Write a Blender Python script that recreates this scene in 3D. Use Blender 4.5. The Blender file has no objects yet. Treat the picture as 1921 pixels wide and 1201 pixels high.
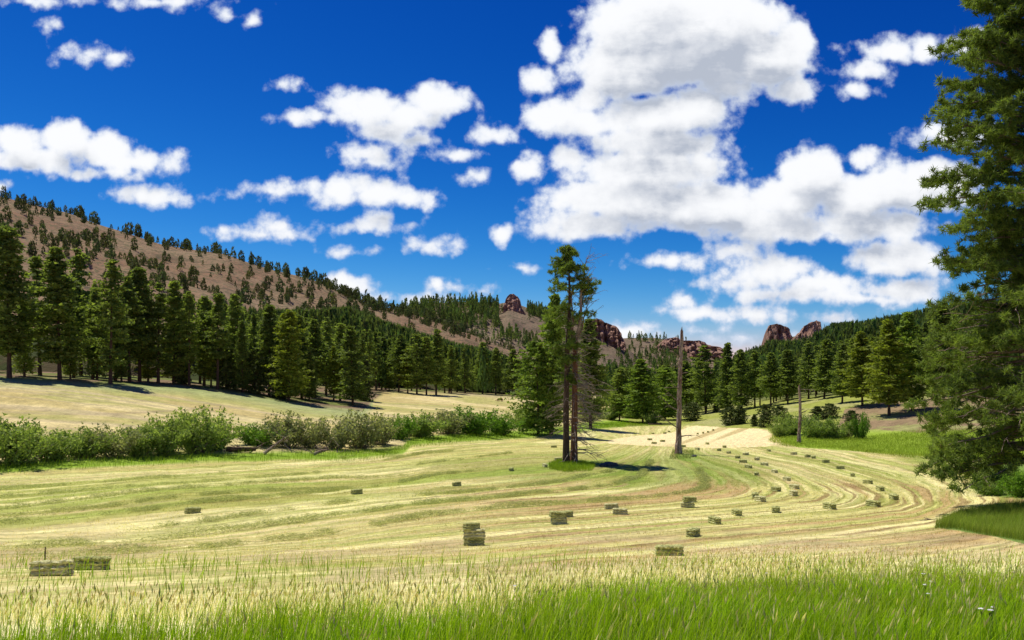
import bpy, math, random
import numpy as np
from math import radians, sin, cos, pi

SC = bpy.context.scene
COL = SC.collection
# ------------------------------------------------------------------ camera
# X right, Y into the valley, Z up; the eye is at the origin. F, CX, HY: focal length and principal point in photo pixels
F, CX, HY = 1600.0, 960.5, 720.0
cam_d = bpy.data.cameras.new("camera"); cam = bpy.data.objects.new("camera", cam_d); COL.objects.link(cam)
cam.location = (0, 0, 0); cam.rotation_euler = (radians(90), 0, 0)
cam_d.sensor_width = 36; cam_d.lens = 36 * F / 1921; cam_d.shift_y = (HY - 600.5) / 1921
cam_d.clip_start = 0.1; cam_d.clip_end = 30000
SC.camera = cam
# ------------------------------------------------------------------ light
SUN_EL, SUN_AZ = radians(66), math.atan2(-0.80, 0.60)     # azimuth from +Y towards +X
sd = np.array([sin(SUN_AZ) * cos(SUN_EL), cos(SUN_AZ) * cos(SUN_EL), sin(SUN_EL)])
sun_d = bpy.data.lights.new("sun", 'SUN'); sun = bpy.data.objects.new("sun", sun_d); COL.objects.link(sun)
sun_d.energy = 4.2; sun_d.angle = radians(0.53); sun_d.color = (1.0, 0.93, 0.80)
from mathutils import Vector, Matrix
sun.rotation_euler = Vector((-sd[0], -sd[1], -sd[2])).to_track_quat('-Z', 'Y').to_euler()
sun.location = (-60, 40, 120)
SC.view_settings.view_transform = 'Standard'; SC.view_settings.look = 'None'
SC.view_settings.exposure = 0.25; SC.view_settings.gamma = 1.0; SC.view_settings.use_curve_mapping = False
SC.cycles.max_bounces = 6; SC.cycles.diffuse_bounces = 3; SC.cycles.transparent_max_bounces = 4
SC.cycles.use_denoising = True

# ------------------------------------------------------------------ node helpers
class NT:
    def __init__(s, tree): s.t = tree; s.n = tree.nodes; s.l = tree.links
    def new(s, typ, **kw):
        n = s.n.new(typ)
        for k, v in kw.items(): setattr(n, k, v)
        return n
    def put(s, sock, v):
        if isinstance(v, bpy.types.NodeSocket): s.l.new(v, sock)
        elif v is not None: sock.default_value = v
    def math(s, op, a, b=None, c=None, clamp=False):
        n = s.new('ShaderNodeMath', operation=op, use_clamp=clamp)
        s.put(n.inputs[0], a); s.put(n.inputs[1], b)
        if c is not None: s.put(n.inputs[2], c)
        return n.outputs[0]
    def vec(s, op, a, b=None, c=None):
        n = s.new('ShaderNodeVectorMath', operation=op)
        s.put(n.inputs[0], a); s.put(n.inputs[1], b)
        if c is not None: s.put(n.inputs[2], c)
        return n.outputs['Value'] if op in ('LENGTH', 'DOT_PRODUCT') else n.outputs[0]
    def mix(s, f, a, b, blend='MIX'):
        n = s.new('ShaderNodeMix', data_type='RGBA', blend_type=blend)
        s.put(n.inputs[0], f); s.put(n.inputs[6], a); s.put(n.inputs[7], b); return n.outputs[2]
    def noise(s, vec, scale, detail=3, rough=.55, dist=0.0, out=0):
        n = s.new('ShaderNodeTexNoise'); s.put(n.inputs['Vector'], vec)
        n.inputs['Scale'].default_value = scale; n.inputs['Detail'].default_value = detail
        n.inputs['Roughness'].default_value = rough; n.inputs['Distortion'].default_value = dist
        return n.outputs[out]
    def ramp(s, f, pts):
        n = s.new('ShaderNodeMapRange', interpolation_type='SMOOTHSTEP')
        s.put(n.inputs[0], f); n.inputs[1].default_value = pts[0]; n.inputs[2].default_value = pts[1]
        n.inputs[3].default_value = pts[2] if len(pts) > 2 else 0; n.inputs[4].default_value = pts[3] if len(pts) > 2 else 1
        return n.outputs[0]
def c4(r, g=None, b=None):
    if g is None: r, g, b = r
    return (r, g, b, 1)

# ------------------------------------------------------------------ world: clear sky with fair-weather cumulus
CLOUDS = [ # x, y, rx, ry in photo pixels
 (1290,50,205,84),(1300,100,225,70),(1420,110,105,62),(1180,130,120,55),(1230,16,90,58),(1490,80,40,40),(1370,165,65,24),
 (1492,170,42,24),(1240,222,125,46),(1225,268,140,38),(1310,205,58,36),(1030,85,18,30),(1008,155,28,24),
 (1040,220,52,34),(1100,185,36,24),(1105,235,45,26),(1220,318,160,48),(1180,375,165,48),(1110,415,120,32),(1310,385,150,55),
 (1440,420,140,40),(1035,430,46,16),(1520,330,62,48),(1480,372,90,46),(1600,372,75,44),(1680,350,75,48),(1760,350,80,52),
 (1620,425,130,36),(1700,480,80,36),(1660,500,60,16),(1440,508,88,32),(1400,530,80,12),(1550,532,95,22),(1640,560,110,15),(1500,550,130,16),(1690,545,90,24),
 (1255,491,40,9),(1310,487,46,13),(1375,470,36,14),(1280,562,22,15),(1315,586,55,12),(1425,592,55,14),(1385,633,56,7),(1320,622,34,6),
 (1560,594,30,9),(60,296,105,26),(125,265,48,32),(35,268,50,28),(198,278,42,34),(250,302,82,20),(215,322,66,12),(288,366,52,16),(318,372,42,8),(246,374,26,9),
 (55,4,75,8),(300,4,75,11),(430,28,15,6),(471,38,11,11),(88,50,13,9),(165,100,44,14),(218,108,22,12),(532,161,19,8),
 (590,220,48,12),(648,192,32,22),(705,208,68,28),(770,218,55,26),(812,190,50,28),(850,190,36,18),(735,246,58,18),(782,264,34,12),
 (692,288,50,17),(700,306,40,12),(925,251,38,15),(511,358,55,13),(632,358,52,24),(700,361,70,21),(770,370,46,14),(492,436,58,12),(512,424,30,14),(540,438,22,9),
 (705,412,36,17),(698,424,56,9),(805,456,28,9),(856,458,14,11),(648,474,21,5),(990,315,24,22),(1072,300,30,22),(940,436,18,13),(982,501,18,5),
 (845,290,26,6),(888,330,18,8),(1680,95,55,24),(1640,132,46,16),(1730,92,28,24),(1604,165,28,11),(1842,75,55,22),(1790,255,70,18),(1620,300,28,16),
 (650,538,50,20),(690,556,34,10),(818,535,14,13),(855,537,20,7),(820,562,52,12),(905,548,20,10),(1180,622,42,13),(4,352,14,12)]
world = bpy.data.worlds.new("World"); SC.world = world; world.use_nodes = True
W = NT(world.node_tree); W.n.clear()
def cloud_field(T, p, least=0):
    acc = None
    for (x, y, rx, ry) in CLOUDS:
        if rx < least: continue
        u, v, a, b = (x - CX) / F, (HY - y) / F, (1.12 if rx < 80 else 1.0) * rx / F, (1.12 if rx < 80 else .96) * ry / F
        q = T.vec('MULTIPLY_ADD', p, (1 / a, 1 / b, 0), (-u / a, -v / b, 0))
        # a larger blob falls off over a longer way, so rims keep one softness everywhere
        l = T.math('MULTIPLY_ADD', T.vec('LENGTH', q), b, -b)
        acc = l if acc is None else T.math('SMOOTH_MIN', acc, l, 0.006)
    return acc
def cover_group(name, least):
    grp = bpy.data.node_groups.new(name, 'ShaderNodeTree')
    grp.interface.new_socket("P", in_out='INPUT', socket_type='NodeSocketVector')
    grp.interface.new_socket("D", in_out='OUTPUT', socket_type='NodeSocketFloat')
    G = NT(grp); gi = G.new('NodeGroupInput'); go = G.new('NodeGroupOutput'); gp = gi.outputs[0]
    w1 = G.vec('SUBTRACT', G.noise(gp, 20, 3, .5, out=1), (.5, .5, .5)); w1 = G.vec('MULTIPLY', w1, (.020, .014, 0))
    fld = cloud_field(G, G.vec('ADD', gp, w1), least)
    f1 = G.math('SUBTRACT', G.noise(gp, 42, 7 if least == 0 else 4, .58), .5); f1 = G.math('MULTIPLY', f1, .026)
    vo = G.new('ShaderNodeTexVoronoi', feature='F1'); vo.inputs['Scale'].default_value = 36; vo.inputs['Detail'].default_value = 1.5 if least == 0 else 0
    G.put(vo.inputs['Vector'], gp); f1 = G.math('ADD', f1, G.math('MULTIPLY', G.math('SUBTRACT', 1.02, vo.outputs['Distance']), .0095))
    G.l.new(G.math('SUBTRACT', f1, fld), go.inputs[0]); return grp
GRP = [cover_group("cloud_cover", 0), cover_group("cloud_bulk", 44)]
tc = W.new('ShaderNodeTexCoord'); sep = W.new('ShaderNodeSeparateXYZ'); W.l.new(tc.outputs['Generated'], sep.inputs[0])
ydiv = W.math('MAXIMUM', W.math('ABSOLUTE', sep.outputs[1]), .03)
comb = W.new('ShaderNodeCombineXYZ'); W.put(comb.inputs[0], W.math('DIVIDE', sep.outputs[0], ydiv)); W.put(comb.inputs[1], W.math('DIVIDE', sep.outputs[2], ydiv))
P0 = comb.outputs[0]
def cloudD(p, k=0):
    g = W.new('ShaderNodeGroup'); g.node_tree = GRP[k]; W.put(g.inputs[0], p); return g.outputs[0]
D0 = cloudD(P0); D1 = cloudD(W.vec('ADD', P0, (-.010, .030, 0)), 1)
alpha = W.ramp(D0, (-.004, .007)); 
thick = W.ramp(D0, (.0, .05))
up = W.ramp(W.math('SUBTRACT', D1, D0), (-.026, .030))            # 0 near the sunward rim, 1 towards the base
deep = W.ramp(D1, (-.002, .030))
sh = W.math('MULTIPLY', W.math('MULTIPLY_ADD', up, .95, .0), deep)
sh = W.math('ADD', sh, W.math('MULTIPLY', W.ramp(W.noise(W.vec('MULTIPLY', P0, (1, 2.6, 1)), 13, 6, .6), (.40, .68)), W.math('MULTIPLY', deep, .42)))
ccol = W.mix(sh, c4(.82, .83, .85), c4(.40, .44, .52))  # shade on the cloud bases is painted in as grey, not cast by the sun
sky = W.new('ShaderNodeTexSky', sky_type='NISHITA', sun_disc=False, sun_elevation=SUN_EL, sun_rotation=SUN_AZ)
sky.altitude = 1200; sky.air_density = 1.0; sky.dust_density = .3; sky.ozone_density = 4.0
SKYS = 0.10
skyc = W.mix(1.0, sky.outputs[0], c4(.13, .56, 1.30), 'MULTIPLY')
skyc = W.vec('MULTIPLY', skyc, (SKYS,) * 3)
ss = W.new('ShaderNodeSeparateXYZ'); W.l.new(skyc, ss.inputs[0]); sc3 = W.new('ShaderNodeCombineXYZ')      # deeper towards the zenith
for k, (g_, a_) in enumerate([(4.3, 60000.0), (2.15, 4.5), (1.35, .70)]): W.put(sc3.inputs[k], W.math('MULTIPLY', W.math('POWER', ss.outputs[k], g_), a_))
skyc = sc3.outputs[0]
# thin parts of a cloud let the blue through
edge = W.mix(W.math('MULTIPLY', W.ramp(D0, (-.003, .012)), 1.0), c4(.50, .58, .74), ccol)
fin = W.mix(alpha, skyc, edge)
fin = W.vec('MULTIPLY', fin, (1 / SKYS,) * 3)
bg = W.new('ShaderNodeBackground'); W.put(bg.inputs[0], fin); bg.inputs[1].default_value = SKYS
wo = W.new('ShaderNodeOutputWorld'); W.l.new(bg.outputs[0], wo.inputs[0])
world.cycles.sampling_method = 'MANUAL'; world.cycles.sample_map_resolution = 512

# ------------------------------------------------------------------ numpy noise and mesh helpers
def vn(x, y, seed=0):
    x = np.asarray(x, float); y = np.asarray(y, float)
    xi = np.floor(x).astype(np.int64); yi = np.floor(y).astype(np.int64); fx = x - xi; fy = y - yi
    fx = fx * fx * (3 - 2 * fx); fy = fy * fy * (3 - 2 * fy)
    def h(a, b):
        n = (a * 374761393 + b * 668265263 + seed * 974634777) & 0xffffffff
        n = ((n ^ (n >> 13)) * 1274126177) & 0xffffffff
        return ((n ^ (n >> 16)) & 0xffff) / 65535.0
    return (h(xi, yi) * (1 - fx) + h(xi + 1, yi) * fx) * (1 - fy) + (h(xi, yi + 1) * (1 - fx) + h(xi + 1, yi + 1) * fx) * fy
def fbm(x, y, seed=0, o=4):
    s = 0; a = .5; t = 0
    for k in range(o):
        s = s + a * vn(x * 2 ** k, y * 2 ** k, seed + k); t += a; a *= .55
    return s / t
def sstep(x, a, b):
    t = np.clip((x - a) / (b - a), 0, 1); return t * t * (3 - 2 * t)

def mk(name, V, Fs, mat, parent=None, smooth=False, attrs=None, link=True):
    """V: (n,3) array; Fs: one face-index array or a list of them -> ONE mesh object"""
    V = np.asarray(V, np.float32)
    if not isinstance(Fs, (list, tuple)): Fs = [Fs]
    Fs = [np.asarray(f, np.int32) for f in Fs if len(f)]
    me = bpy.data.meshes.new(name)
    me.vertices.add(len(V)); me.vertices.foreach_set('co', V.ravel())
    nl = sum(f.size for f in Fs); npoly = sum(len(f) for f in Fs)
    me.loops.add(nl); me.polygons.add(npoly)
    me.loops.foreach_set('vertex_index', np.concatenate([f.ravel() for f in Fs]))
    tot = np.concatenate([np.full(len(f), f.shape[1], np.int32) for f in Fs])
    me.polygons.foreach_set('loop_start', np.concatenate([[0], np.cumsum(tot)[:-1]]).astype(np.int32))
    me.polygons.foreach_set('loop_total', tot)
    me.polygons.foreach_set('use_smooth', np.full(npoly, smooth))
    if attrs:
        for k, a in attrs.items():
            a = np.asarray(a, np.float32)
            if a.ndim == 1:
                at = me.attributes.new(k, 'FLOAT', 'POINT'); at.data.foreach_set('value', a)
            else:
                at = me.attributes.new(k, 'FLOAT_COLOR', 'POINT')
                if a.shape[1] == 3: a = np.concatenate([a, np.ones((len(a), 1), np.float32)], 1)
                at.data.foreach_set('color', a.ravel())
    me.update(calc_edges=True); me.validate()
    if mat: me.materials.append(mat)
    o = bpy.data.objects.new(name, me)
    if link: COL.objects.link(o)
    if parent: o.parent = parent
    return o
class MB:
    """collects pieces of one part"""
    def __init__(s): s.V = []; s.F = {3: [], 4: []}; s.n = 0
    def add(s, V, Fa):
        V = np.asarray(V, float); Fa = np.asarray(Fa, int)
        s.V.append(V); s.F[Fa.shape[1]].append(Fa + s.n); s.n += len(V)
    def tube(s, pts, rad, k=8, cap=True, rough=0, seed=0):
        pts = np.asarray(pts, float); m = len(pts); rad = np.broadcast_to(np.asarray(rad, float), (m,))
        T = np.gradient(pts, axis=0); T /= np.linalg.norm(T, axis=1)[:, None] + 1e-9
        ref = np.array([0, 0, 1.]) if abs(T[0][2]) < .9 else np.array([1., 0, 0])
        A = np.cross(T, ref); A /= np.linalg.norm(A, axis=1)[:, None] + 1e-9; B = np.cross(T, A)
        th = np.arange(k) * 2 * pi / k
        R = rad[:, None] * (1 + (rough * (np.random.RandomState(seed).rand(m, k) - .5) if rough else 0)) * np.ones((m, k))
        V = pts[:, None] + R[..., None] * (np.cos(th)[None, :, None] * A[:, None] + np.sin(th)[None, :, None] * B[:, None])
        i = np.arange(m - 1)[:, None] * k; j = np.arange(k)[None]; j2 = (j + 1) % k
        Q = np.stack([i + j, i + j2, i + k + j2, i + k + j], -1).reshape(-1, 4)
        s.add(V.reshape(-1, 3), Q)
        if cap:
            c = np.concatenate([V[-1], pts[-1][None]]); jj = np.arange(k)
            s.add(c, np.stack([jj, (jj + 1) % k, np.full(k, k)], -1))
            c = np.concatenate([V[0], pts[0][None]]); s.add(c, np.stack([(jj + 1) % k, jj, np.full(k, k)], -1))
    def arrays(s):
        return np.concatenate(s.V), [np.concatenate(f) for f in s.F.values() if f]
    def build(s, name, mat, parent=None, smooth=False, **kw):
        V, Fs = s.arrays(); return mk(name, V, Fs, mat, parent, smooth, **kw)
def empty(name, loc, label, cat, group=None, rz=0.0):
    o = bpy.data.objects.new(name, None); COL.objects.link(o); o.location = loc; o.rotation_euler = (0, 0, rz)
    o.empty_display_size = .3
    o['label'] = label; o['category'] = cat
    if group: o['group'] = group
    return o
def tag(o, label=None, cat=None, group=None, kind=None):
    if label: o['label'] = label
    if cat: o['category'] = cat
    if group: o['group'] = group
    if kind: o['kind'] = kind
    return o
def copy_tree(root, loc, rz, sc, label, cat=None, group=None):
    r = root.copy(); COL.objects.link(r); r.location = loc; r.rotation_euler = (0, 0, rz)
    r.scale = sc if isinstance(sc, (tuple, list)) else (sc,) * 3
    r['label'] = label
    if cat: r['category'] = cat
    if group: r['group'] = group
    for ch in root.children:
        c = ch.copy(); COL.objects.link(c); c.parent = r
        for g in ch.children:
            d = g.copy(); COL.objects.link(d); d.parent = c
    return r

# ------------------------------------------------------------------ materials
def newmat(name):
    m = bpy.data.materials.new(name); m.use_nodes = True; T = NT(m.node_tree); T.n.clear()
    out = T.new('ShaderNodeOutputMaterial'); return m, T, out
def leaf_mat(name, dark, light, scale=1.2, trans=.3, rnd=.25, tips=None, rough=.7, attr=None):
    m, T, out = newmat(name)
    tc = T.new('ShaderNodeTexCoord'); oi = T.new('ShaderNodeObjectInfo')
    n = T.noise(tc.outputs['Object'], scale, 3, .6)
    f = T.math('ADD', T.ramp(n, (.34, .66)), T.math('MULTIPLY_ADD', oi.outputs['Random'], rnd * 2, -rnd), clamp=True)
    c = T.mix(f, c4(dark), c4(light))
    n2 = T.noise(tc.outputs['Object'], scale * 9, 1, .5)
    c = T.mix(T.ramp(n2, (.3, .7, 0, .35)), c, c4(tips or [x * 1.7 for x in light]))
    if attr:
        a = T.new('ShaderNodeAttribute', attribute_name=attr); c = T.mix(1.0, c, a.outputs['Color'], 'MULTIPLY')
    d = T.new('ShaderNodeBsdfPrincipled'); T.put(d.inputs['Base Color'], c); d.inputs['Roughness'].default_value = rough
    d.inputs['Specular IOR Level'].default_value = .25
    tr = T.new('ShaderNodeBsdfTranslucent'); T.put(tr.inputs[0], T.mix(1.0, c, c4(1.2, 1.25, .6), 'MULTIPLY'))
    mx = T.new('ShaderNodeMixShader'); mx.inputs[0].default_value = trans
    T.l.new(d.outputs[0], mx.inputs[1]); T.l.new(tr.outputs[0], mx.inputs[2]); T.l.new(mx.outputs[0], out.inputs[0])
    return m
def rough_mat(name, cols, scale, stretch=(1, 1, 1), bump=.3, rough=.9, detail=6, lo=.3, hi=.7, bdist=.05):
    m, T, out = newmat(name); tc = T.new('ShaderNodeTexCoord')
    v = T.vec('MULTIPLY', tc.outputs['Object'], stretch)
    n = T.noise(v, scale, detail, .62); n2 = T.noise(v, scale * 3.7, 3, .6)
    c = T.mix(T.ramp(n, (lo, hi)), c4(cols[0]), c4(cols[1]))
    if len(cols) > 2: c = T.mix(T.ramp(n2, (.5, .72)), c, c4(cols[2]))
    d = T.new('ShaderNodeBsdfPrincipled'); T.put(d.inputs['Base Color'], c); d.inputs['Roughness'].default_value = rough
    d.inputs['Specular IOR Level'].default_value = .2
    b = T.new('ShaderNodeBump'); b.inputs['Strength'].default_value = bump; b.inputs['Distance'].default_value = bdist
    T.put(b.inputs['Height'], T.math('ADD', n, T.math('MULTIPLY', n2, .5))); T.l.new(b.outputs[0], d.inputs['Normal'])
    T.l.new(d.outputs[0], out.inputs[0]); return m
M = {}
M['needle'] = leaf_mat('pine_needles', (.095, .145, .034), (.275, .355, .075), .45, .54, .40, (.34, .42, .10))
M['needle_yellow'] = leaf_mat('yellow_green_needles', (.11, .155, .022), (.26, .32, .035), .5, .45, .15, (.36, .42, .06))
M['needle_near'] = leaf_mat('near_pine_needles', (.075, .130, .028), (.20, .285, .052), .55, .46, .1, (.34, .43, .09))
M['needle_mid'] = leaf_mat('mid_pine_needles', (.095, .165, .028), (.24, .35, .05), .5, .48, .2, (.34, .44, .08))  # lighter green needles of the bushy pines
M['needle_far'] = leaf_mat('far_pine_needles', (.018, .040, .016), (.045, .078, .030), .03, .15, .25, (.07, .10, .04))
M['juniper'] = leaf_mat('juniper_leaves', (.045, .070, .018), (.095, .125, .035), .8, .3, .2)
M['willow'] = leaf_mat('willow_leaves', (.16, .24, .045), (.30, .40, .10), .7, .5, .25, (.42, .50, .18))
M['willow_grey'] = leaf_mat('grey_willow_leaves', (.19, .215, .085), (.33, .36, .16), .9, .48, .2, (.42, .43, .25))
M['bright_leaf'] = leaf_mat('bright_green_leaves', (.085, .190, .016), (.175, .320, .035), .8, .5, .15, (.24, .40, .06))
M['bark'] = rough_mat('dark_bark', [(.040, .026, .018), (.105, .070, .048), (.15, .10, .07)], 2.5, (3, 3, .5), .7)
M['bark_red'] = rough_mat('orange_bark', [(.10, .045, .026), (.24, .115, .065), (.33, .20, .13)], 2.5, (3, 3, .5), .7)
M['deadwood'] = rough_mat('bleached_dead_wood', [(.13, .065, .045), (.34, .25, .20), (.62, .54, .46)], 1.1, (2.5, 2.5, .30), .9, bdist=.12, lo=.40, hi=.60)
M['twig'] = rough_mat('dead_twigs', [(.10, .075, .055), (.24, .19, .15)], 2, (1, 1, 1), .2)
M['grey_twig'] = rough_mat('grey_dead_twigs', [(.20, .15, .115), (.42, .35, .29)], 2, (1, 1, 1), .2)
M['rock'] = rough_mat('red_rock', [(.19, .105, .078), (.40, .235, .17), (.50, .34, .26)], .16, (1.8, 1.8, .35), 1.0, bdist=2.0)
M['boulder'] = rough_mat('dark_boulder', [(.05, .052, .058), (.12, .12, .125)], 2.2, (1, 1, 1), .5)
M['bale'] = rough_mat('pressed_hay', [(.20, .23, .06), (.62, .62, .24), (.86, .82, .46)], 5, (.5, 2.2, 3.0), .6, detail=8, bdist=.02, lo=.36, hi=.66)
M['bale_pale'] = rough_mat('sun_bleached_hay', [(.36, .37, .13), (.80, .75, .40), (.92, .88, .60)], 5, (.5, 2.2, 3.0), .6, detail=8, bdist=.02, lo=.36, hi=.66)
M['twine'] = rough_mat('twine', [(.20, .13, .05), (.33, .22, .09)], 30, bump=.1)
M['rust'] = rough_mat('rusty_red_paint', [(.20, .035, .018), (.34, .075, .04)], 3, bump=.2)
M['rubber'] = rough_mat('tyre_rubber', [(.02, .02, .02), (.045, .043, .04)], 5, bump=.2)
M['petal'] = rough_mat('white_petals', [(.72, .72, .68), (.85, .85, .82)], 30, bump=.1)
M['stem'] = rough_mat('green_stem', [(.10, .16, .03), (.18, .24, .06)], 10, bump=.1)
def grass_mat(name, root_scale=1.0, trans=.4):
    m, T, out = newmat(name)
    a = T.new('ShaderNodeAttribute', attribute_name='Col')
    d = T.new('ShaderNodeBsdfPrincipled'); T.put(d.inputs['Base Color'], a.outputs['Color']); d.inputs['Roughness'].default_value = .8
    d.inputs['Specular IOR Level'].default_value = .04
    tr = T.new('ShaderNodeBsdfTranslucent'); T.put(tr.inputs[0], T.mix(1.0, a.outputs['Color'], c4(1.15, 1.15, .75), 'MULTIPLY'))
    mx = T.new('ShaderNodeMixShader'); mx.inputs[0].default_value = trans
    T.l.new(d.outputs[0], mx.inputs[1]); T.l.new(tr.outputs[0], mx.inputs[2]); T.l.new(mx.outputs[0], out.inputs[0]); return m
M['grass'] = grass_mat('grass_blades', trans=.5)
# ------------------------------------------------------------------ ground
DT = np.array([.3, 5, 11.5, 15.5, 24, 45, 50, 62, 80, 98, 115, 130, 150, 175, 200, 230, 260, 300, 350, 400, 520, 900, 2500, 9000.])
def ycol(pairs):
    """(distance, photo row) pairs -> ground height at each DT"""
    d = np.array([p[0] for p in pairs], float); z = np.array([-(p[1] - HY) * p[0] / F for p in pairs])
    near = [(0.3, -1.75), (5, -2.45)]
    d = np.concatenate([[n[0] for n in near], d]); z = np.concatenate([[n[1] for n in near], z])
    return np.interp(DT, d, z)
NEAR = [(11.5, 1201), (15.5, 1145), (24, 1078), (45, 1022), (50, 1000), (62, 960), (80, 925)]
FARC = [(520, 750), (900, 735), (2500, 727), (9000, 722)]
COLS = [
 (-1500, NEAR + [(98, 898), (115, 850), (130, 810), (150, 770), (175, 720), (200, 700), (230, 692), (260, 688), (400, 650)] + FARC),
 (0, NEAR + [(98, 898), (104, 884), (115, 852), (130, 815), (150, 775), (165, 740), (180, 709), (200, 702), (230, 697), (260, 690), (400, 660)] + FARC),
 (200, NEAR + [(98, 901), (108, 880), (120, 850), (140, 805), (160, 770), (180, 737), (195, 718), (215, 711), (240, 706), (260, 700), (400, 670)] + FARC),
 (400, NEAR + [(98, 903), (115, 876), (125, 860), (140, 828), (160, 795), (190, 760), (215, 731), (235, 722), (260, 716), (400, 680)] + FARC),
 (560, NEAR + [(98, 905), (115, 884), (128, 864), (145, 840), (165, 812), (190, 785), (215, 765), (235, 752), (260, 738), (300, 728), (400, 705)] + FARC),
 (700, NEAR + [(98, 905), (115, 889), (130, 868), (150, 848), (165, 828), (190, 799), (220, 778), (250, 762), (300, 742), (320, 735), (350, 730), (400, 722)] + FARC),
 (850, NEAR + [(98, 905), (115, 890), (130, 866), (150, 850), (172, 828), (200, 800), (220, 786), (260, 765), (300, 753), (340, 742), (360, 738), (400, 733)] + FARC),
 (960, NEAR + [(98, 905), (115, 890), (130, 866), (150, 849), (175, 836), (195, 822), (220, 800), (260, 778), (300, 762), (350, 746), (380, 740), (420, 737)] + FARC),
 (1150, NEAR + [(98, 905), (115, 890), (130, 866), (150, 849), (175, 837), (200, 829), (230, 818), (260, 807), (290, 797), (350, 784), (400, 772)] + FARC),
 (1300, NEAR + [(98, 905), (115, 890), (130, 866), (150, 850), (175, 838), (200, 829), (230, 819), (260, 808), (300, 797), (350, 783), (400, 770)] + FARC),
 (1440, NEAR + [(98, 905), (115, 890), (130, 868), (150, 851), (175, 838), (200, 823), (230, 805), (260, 788), (300, 770), (350, 752), (400, 740), (520, 705)] + FARC[1:]),
 (1600, NEAR + [(98, 904), (115, 889), (130, 870), (150, 853), (175, 838), (200, 822), (230, 795), (260, 758), (300, 738), (350, 728), (400, 715), (520, 690)] + FARC[1:]),
 (1750, NEAR + [(98, 904), (115, 889), (130, 870), (150, 855), (175, 835), (200, 810), (215, 785), (230, 768), (260, 748), (300, 730), (350, 715), (400, 700), (520, 680)] + FARC[1:]),
 (1921, [(11.5, 1201), (15.5, 1145), (24, 1078), (42, 1022), (50, 985), (58, 945), (75, 922), (98, 898), (130, 868), (150, 850), (175, 820), (200, 795), (230, 765), (260, 745), (350, 705), (400, 690), (520, 660)] + FARC[1:]),
 (3400, [(11.5, 1201), (15.5, 1145), (24, 1078), (42, 1022), (50, 985), (58, 945), (75, 915), (98, 885), (130, 850), (150, 825), (200, 770), (260, 730), (350, 690), (400, 670), (520, 640)] + FARC[1:])]
LD = np.concatenate([np.linspace(.3, 30, 150)[:-1], np.exp(np.linspace(np.log(30), np.log(9000), 900))])
CT = np.stack([np.interp(LD, DT, ycol(c[1])) for c in COLS])
CXs = np.array([c[0] for c in COLS], float)
PXG = np.linspace(-1500, 3400, 491)
ZT = np.stack([np.interp(PXG, CXs, CT[:, k]) for k in range(len(LD))], 1)
def _sm(A, k, ax):
    ker = np.exp(-.5 * (np.arange(-k, k + 1) / (k / 2)) ** 2); ker /= ker.sum()
    pad = [(0, 0), (0, 0)]; pad[ax] = (k, k)
    return np.apply_along_axis(lambda v: np.convolve(v, ker, 'valid'), ax, np.pad(A, pad, mode='edge'))
ZT = _sm(_sm(ZT, 7, 1), 8, 0)
def zg(px, d):
    px = np.clip(np.asarray(px, float), -1499, 3399); d = np.clip(np.asarray(d, float), .31, 8990)
    i = (px + 1500) / 10.0; i0 = np.clip(np.floor(i).astype(int), 0, 489); fi = i - i0
    j = np.interp(d, LD, np.arange(len(LD))); j0 = np.clip(np.floor(j).astype(int), 0, len(LD) - 2); fj = j - j0
    return (ZT[i0, j0] * (1 - fj) + ZT[i0, j0 + 1] * fj) * (1 - fi) + (ZT[i0 + 1, j0] * (1 - fj) + ZT[i0 + 1, j0 + 1] * fj) * fi
def row(px, d, z): return HY - F * z / d
DS = np.exp(np.linspace(np.log(8), np.log(450), 1500))
def gpt(px, py, dmin=8):
    """where the line of sight through a photo point first meets the ground: (x, y, z)"""
    z = zg(np.full(len(DS), px), DS); r = row(px, DS, z); ok = (r <= py) & (DS >= dmin)
    k = np.argmax(ok) if ok.any() else len(DS) - 1
    d = DS[k]
    if k > 0 and DS[k - 1] >= dmin:
        t = (r[k - 1] - py) / max(r[k - 1] - r[k], 1e-6); d = DS[k - 1] + (DS[k] - DS[k - 1]) * min(max(t, 0), 1)
    return Vector(((px - CX) / F * d, d, float(zg(px, d))))
def surf_at(x, y):
    """ground height below a world point"""
    return zg(CX + F * np.asarray(x) / np.asarray(y), y)

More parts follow.
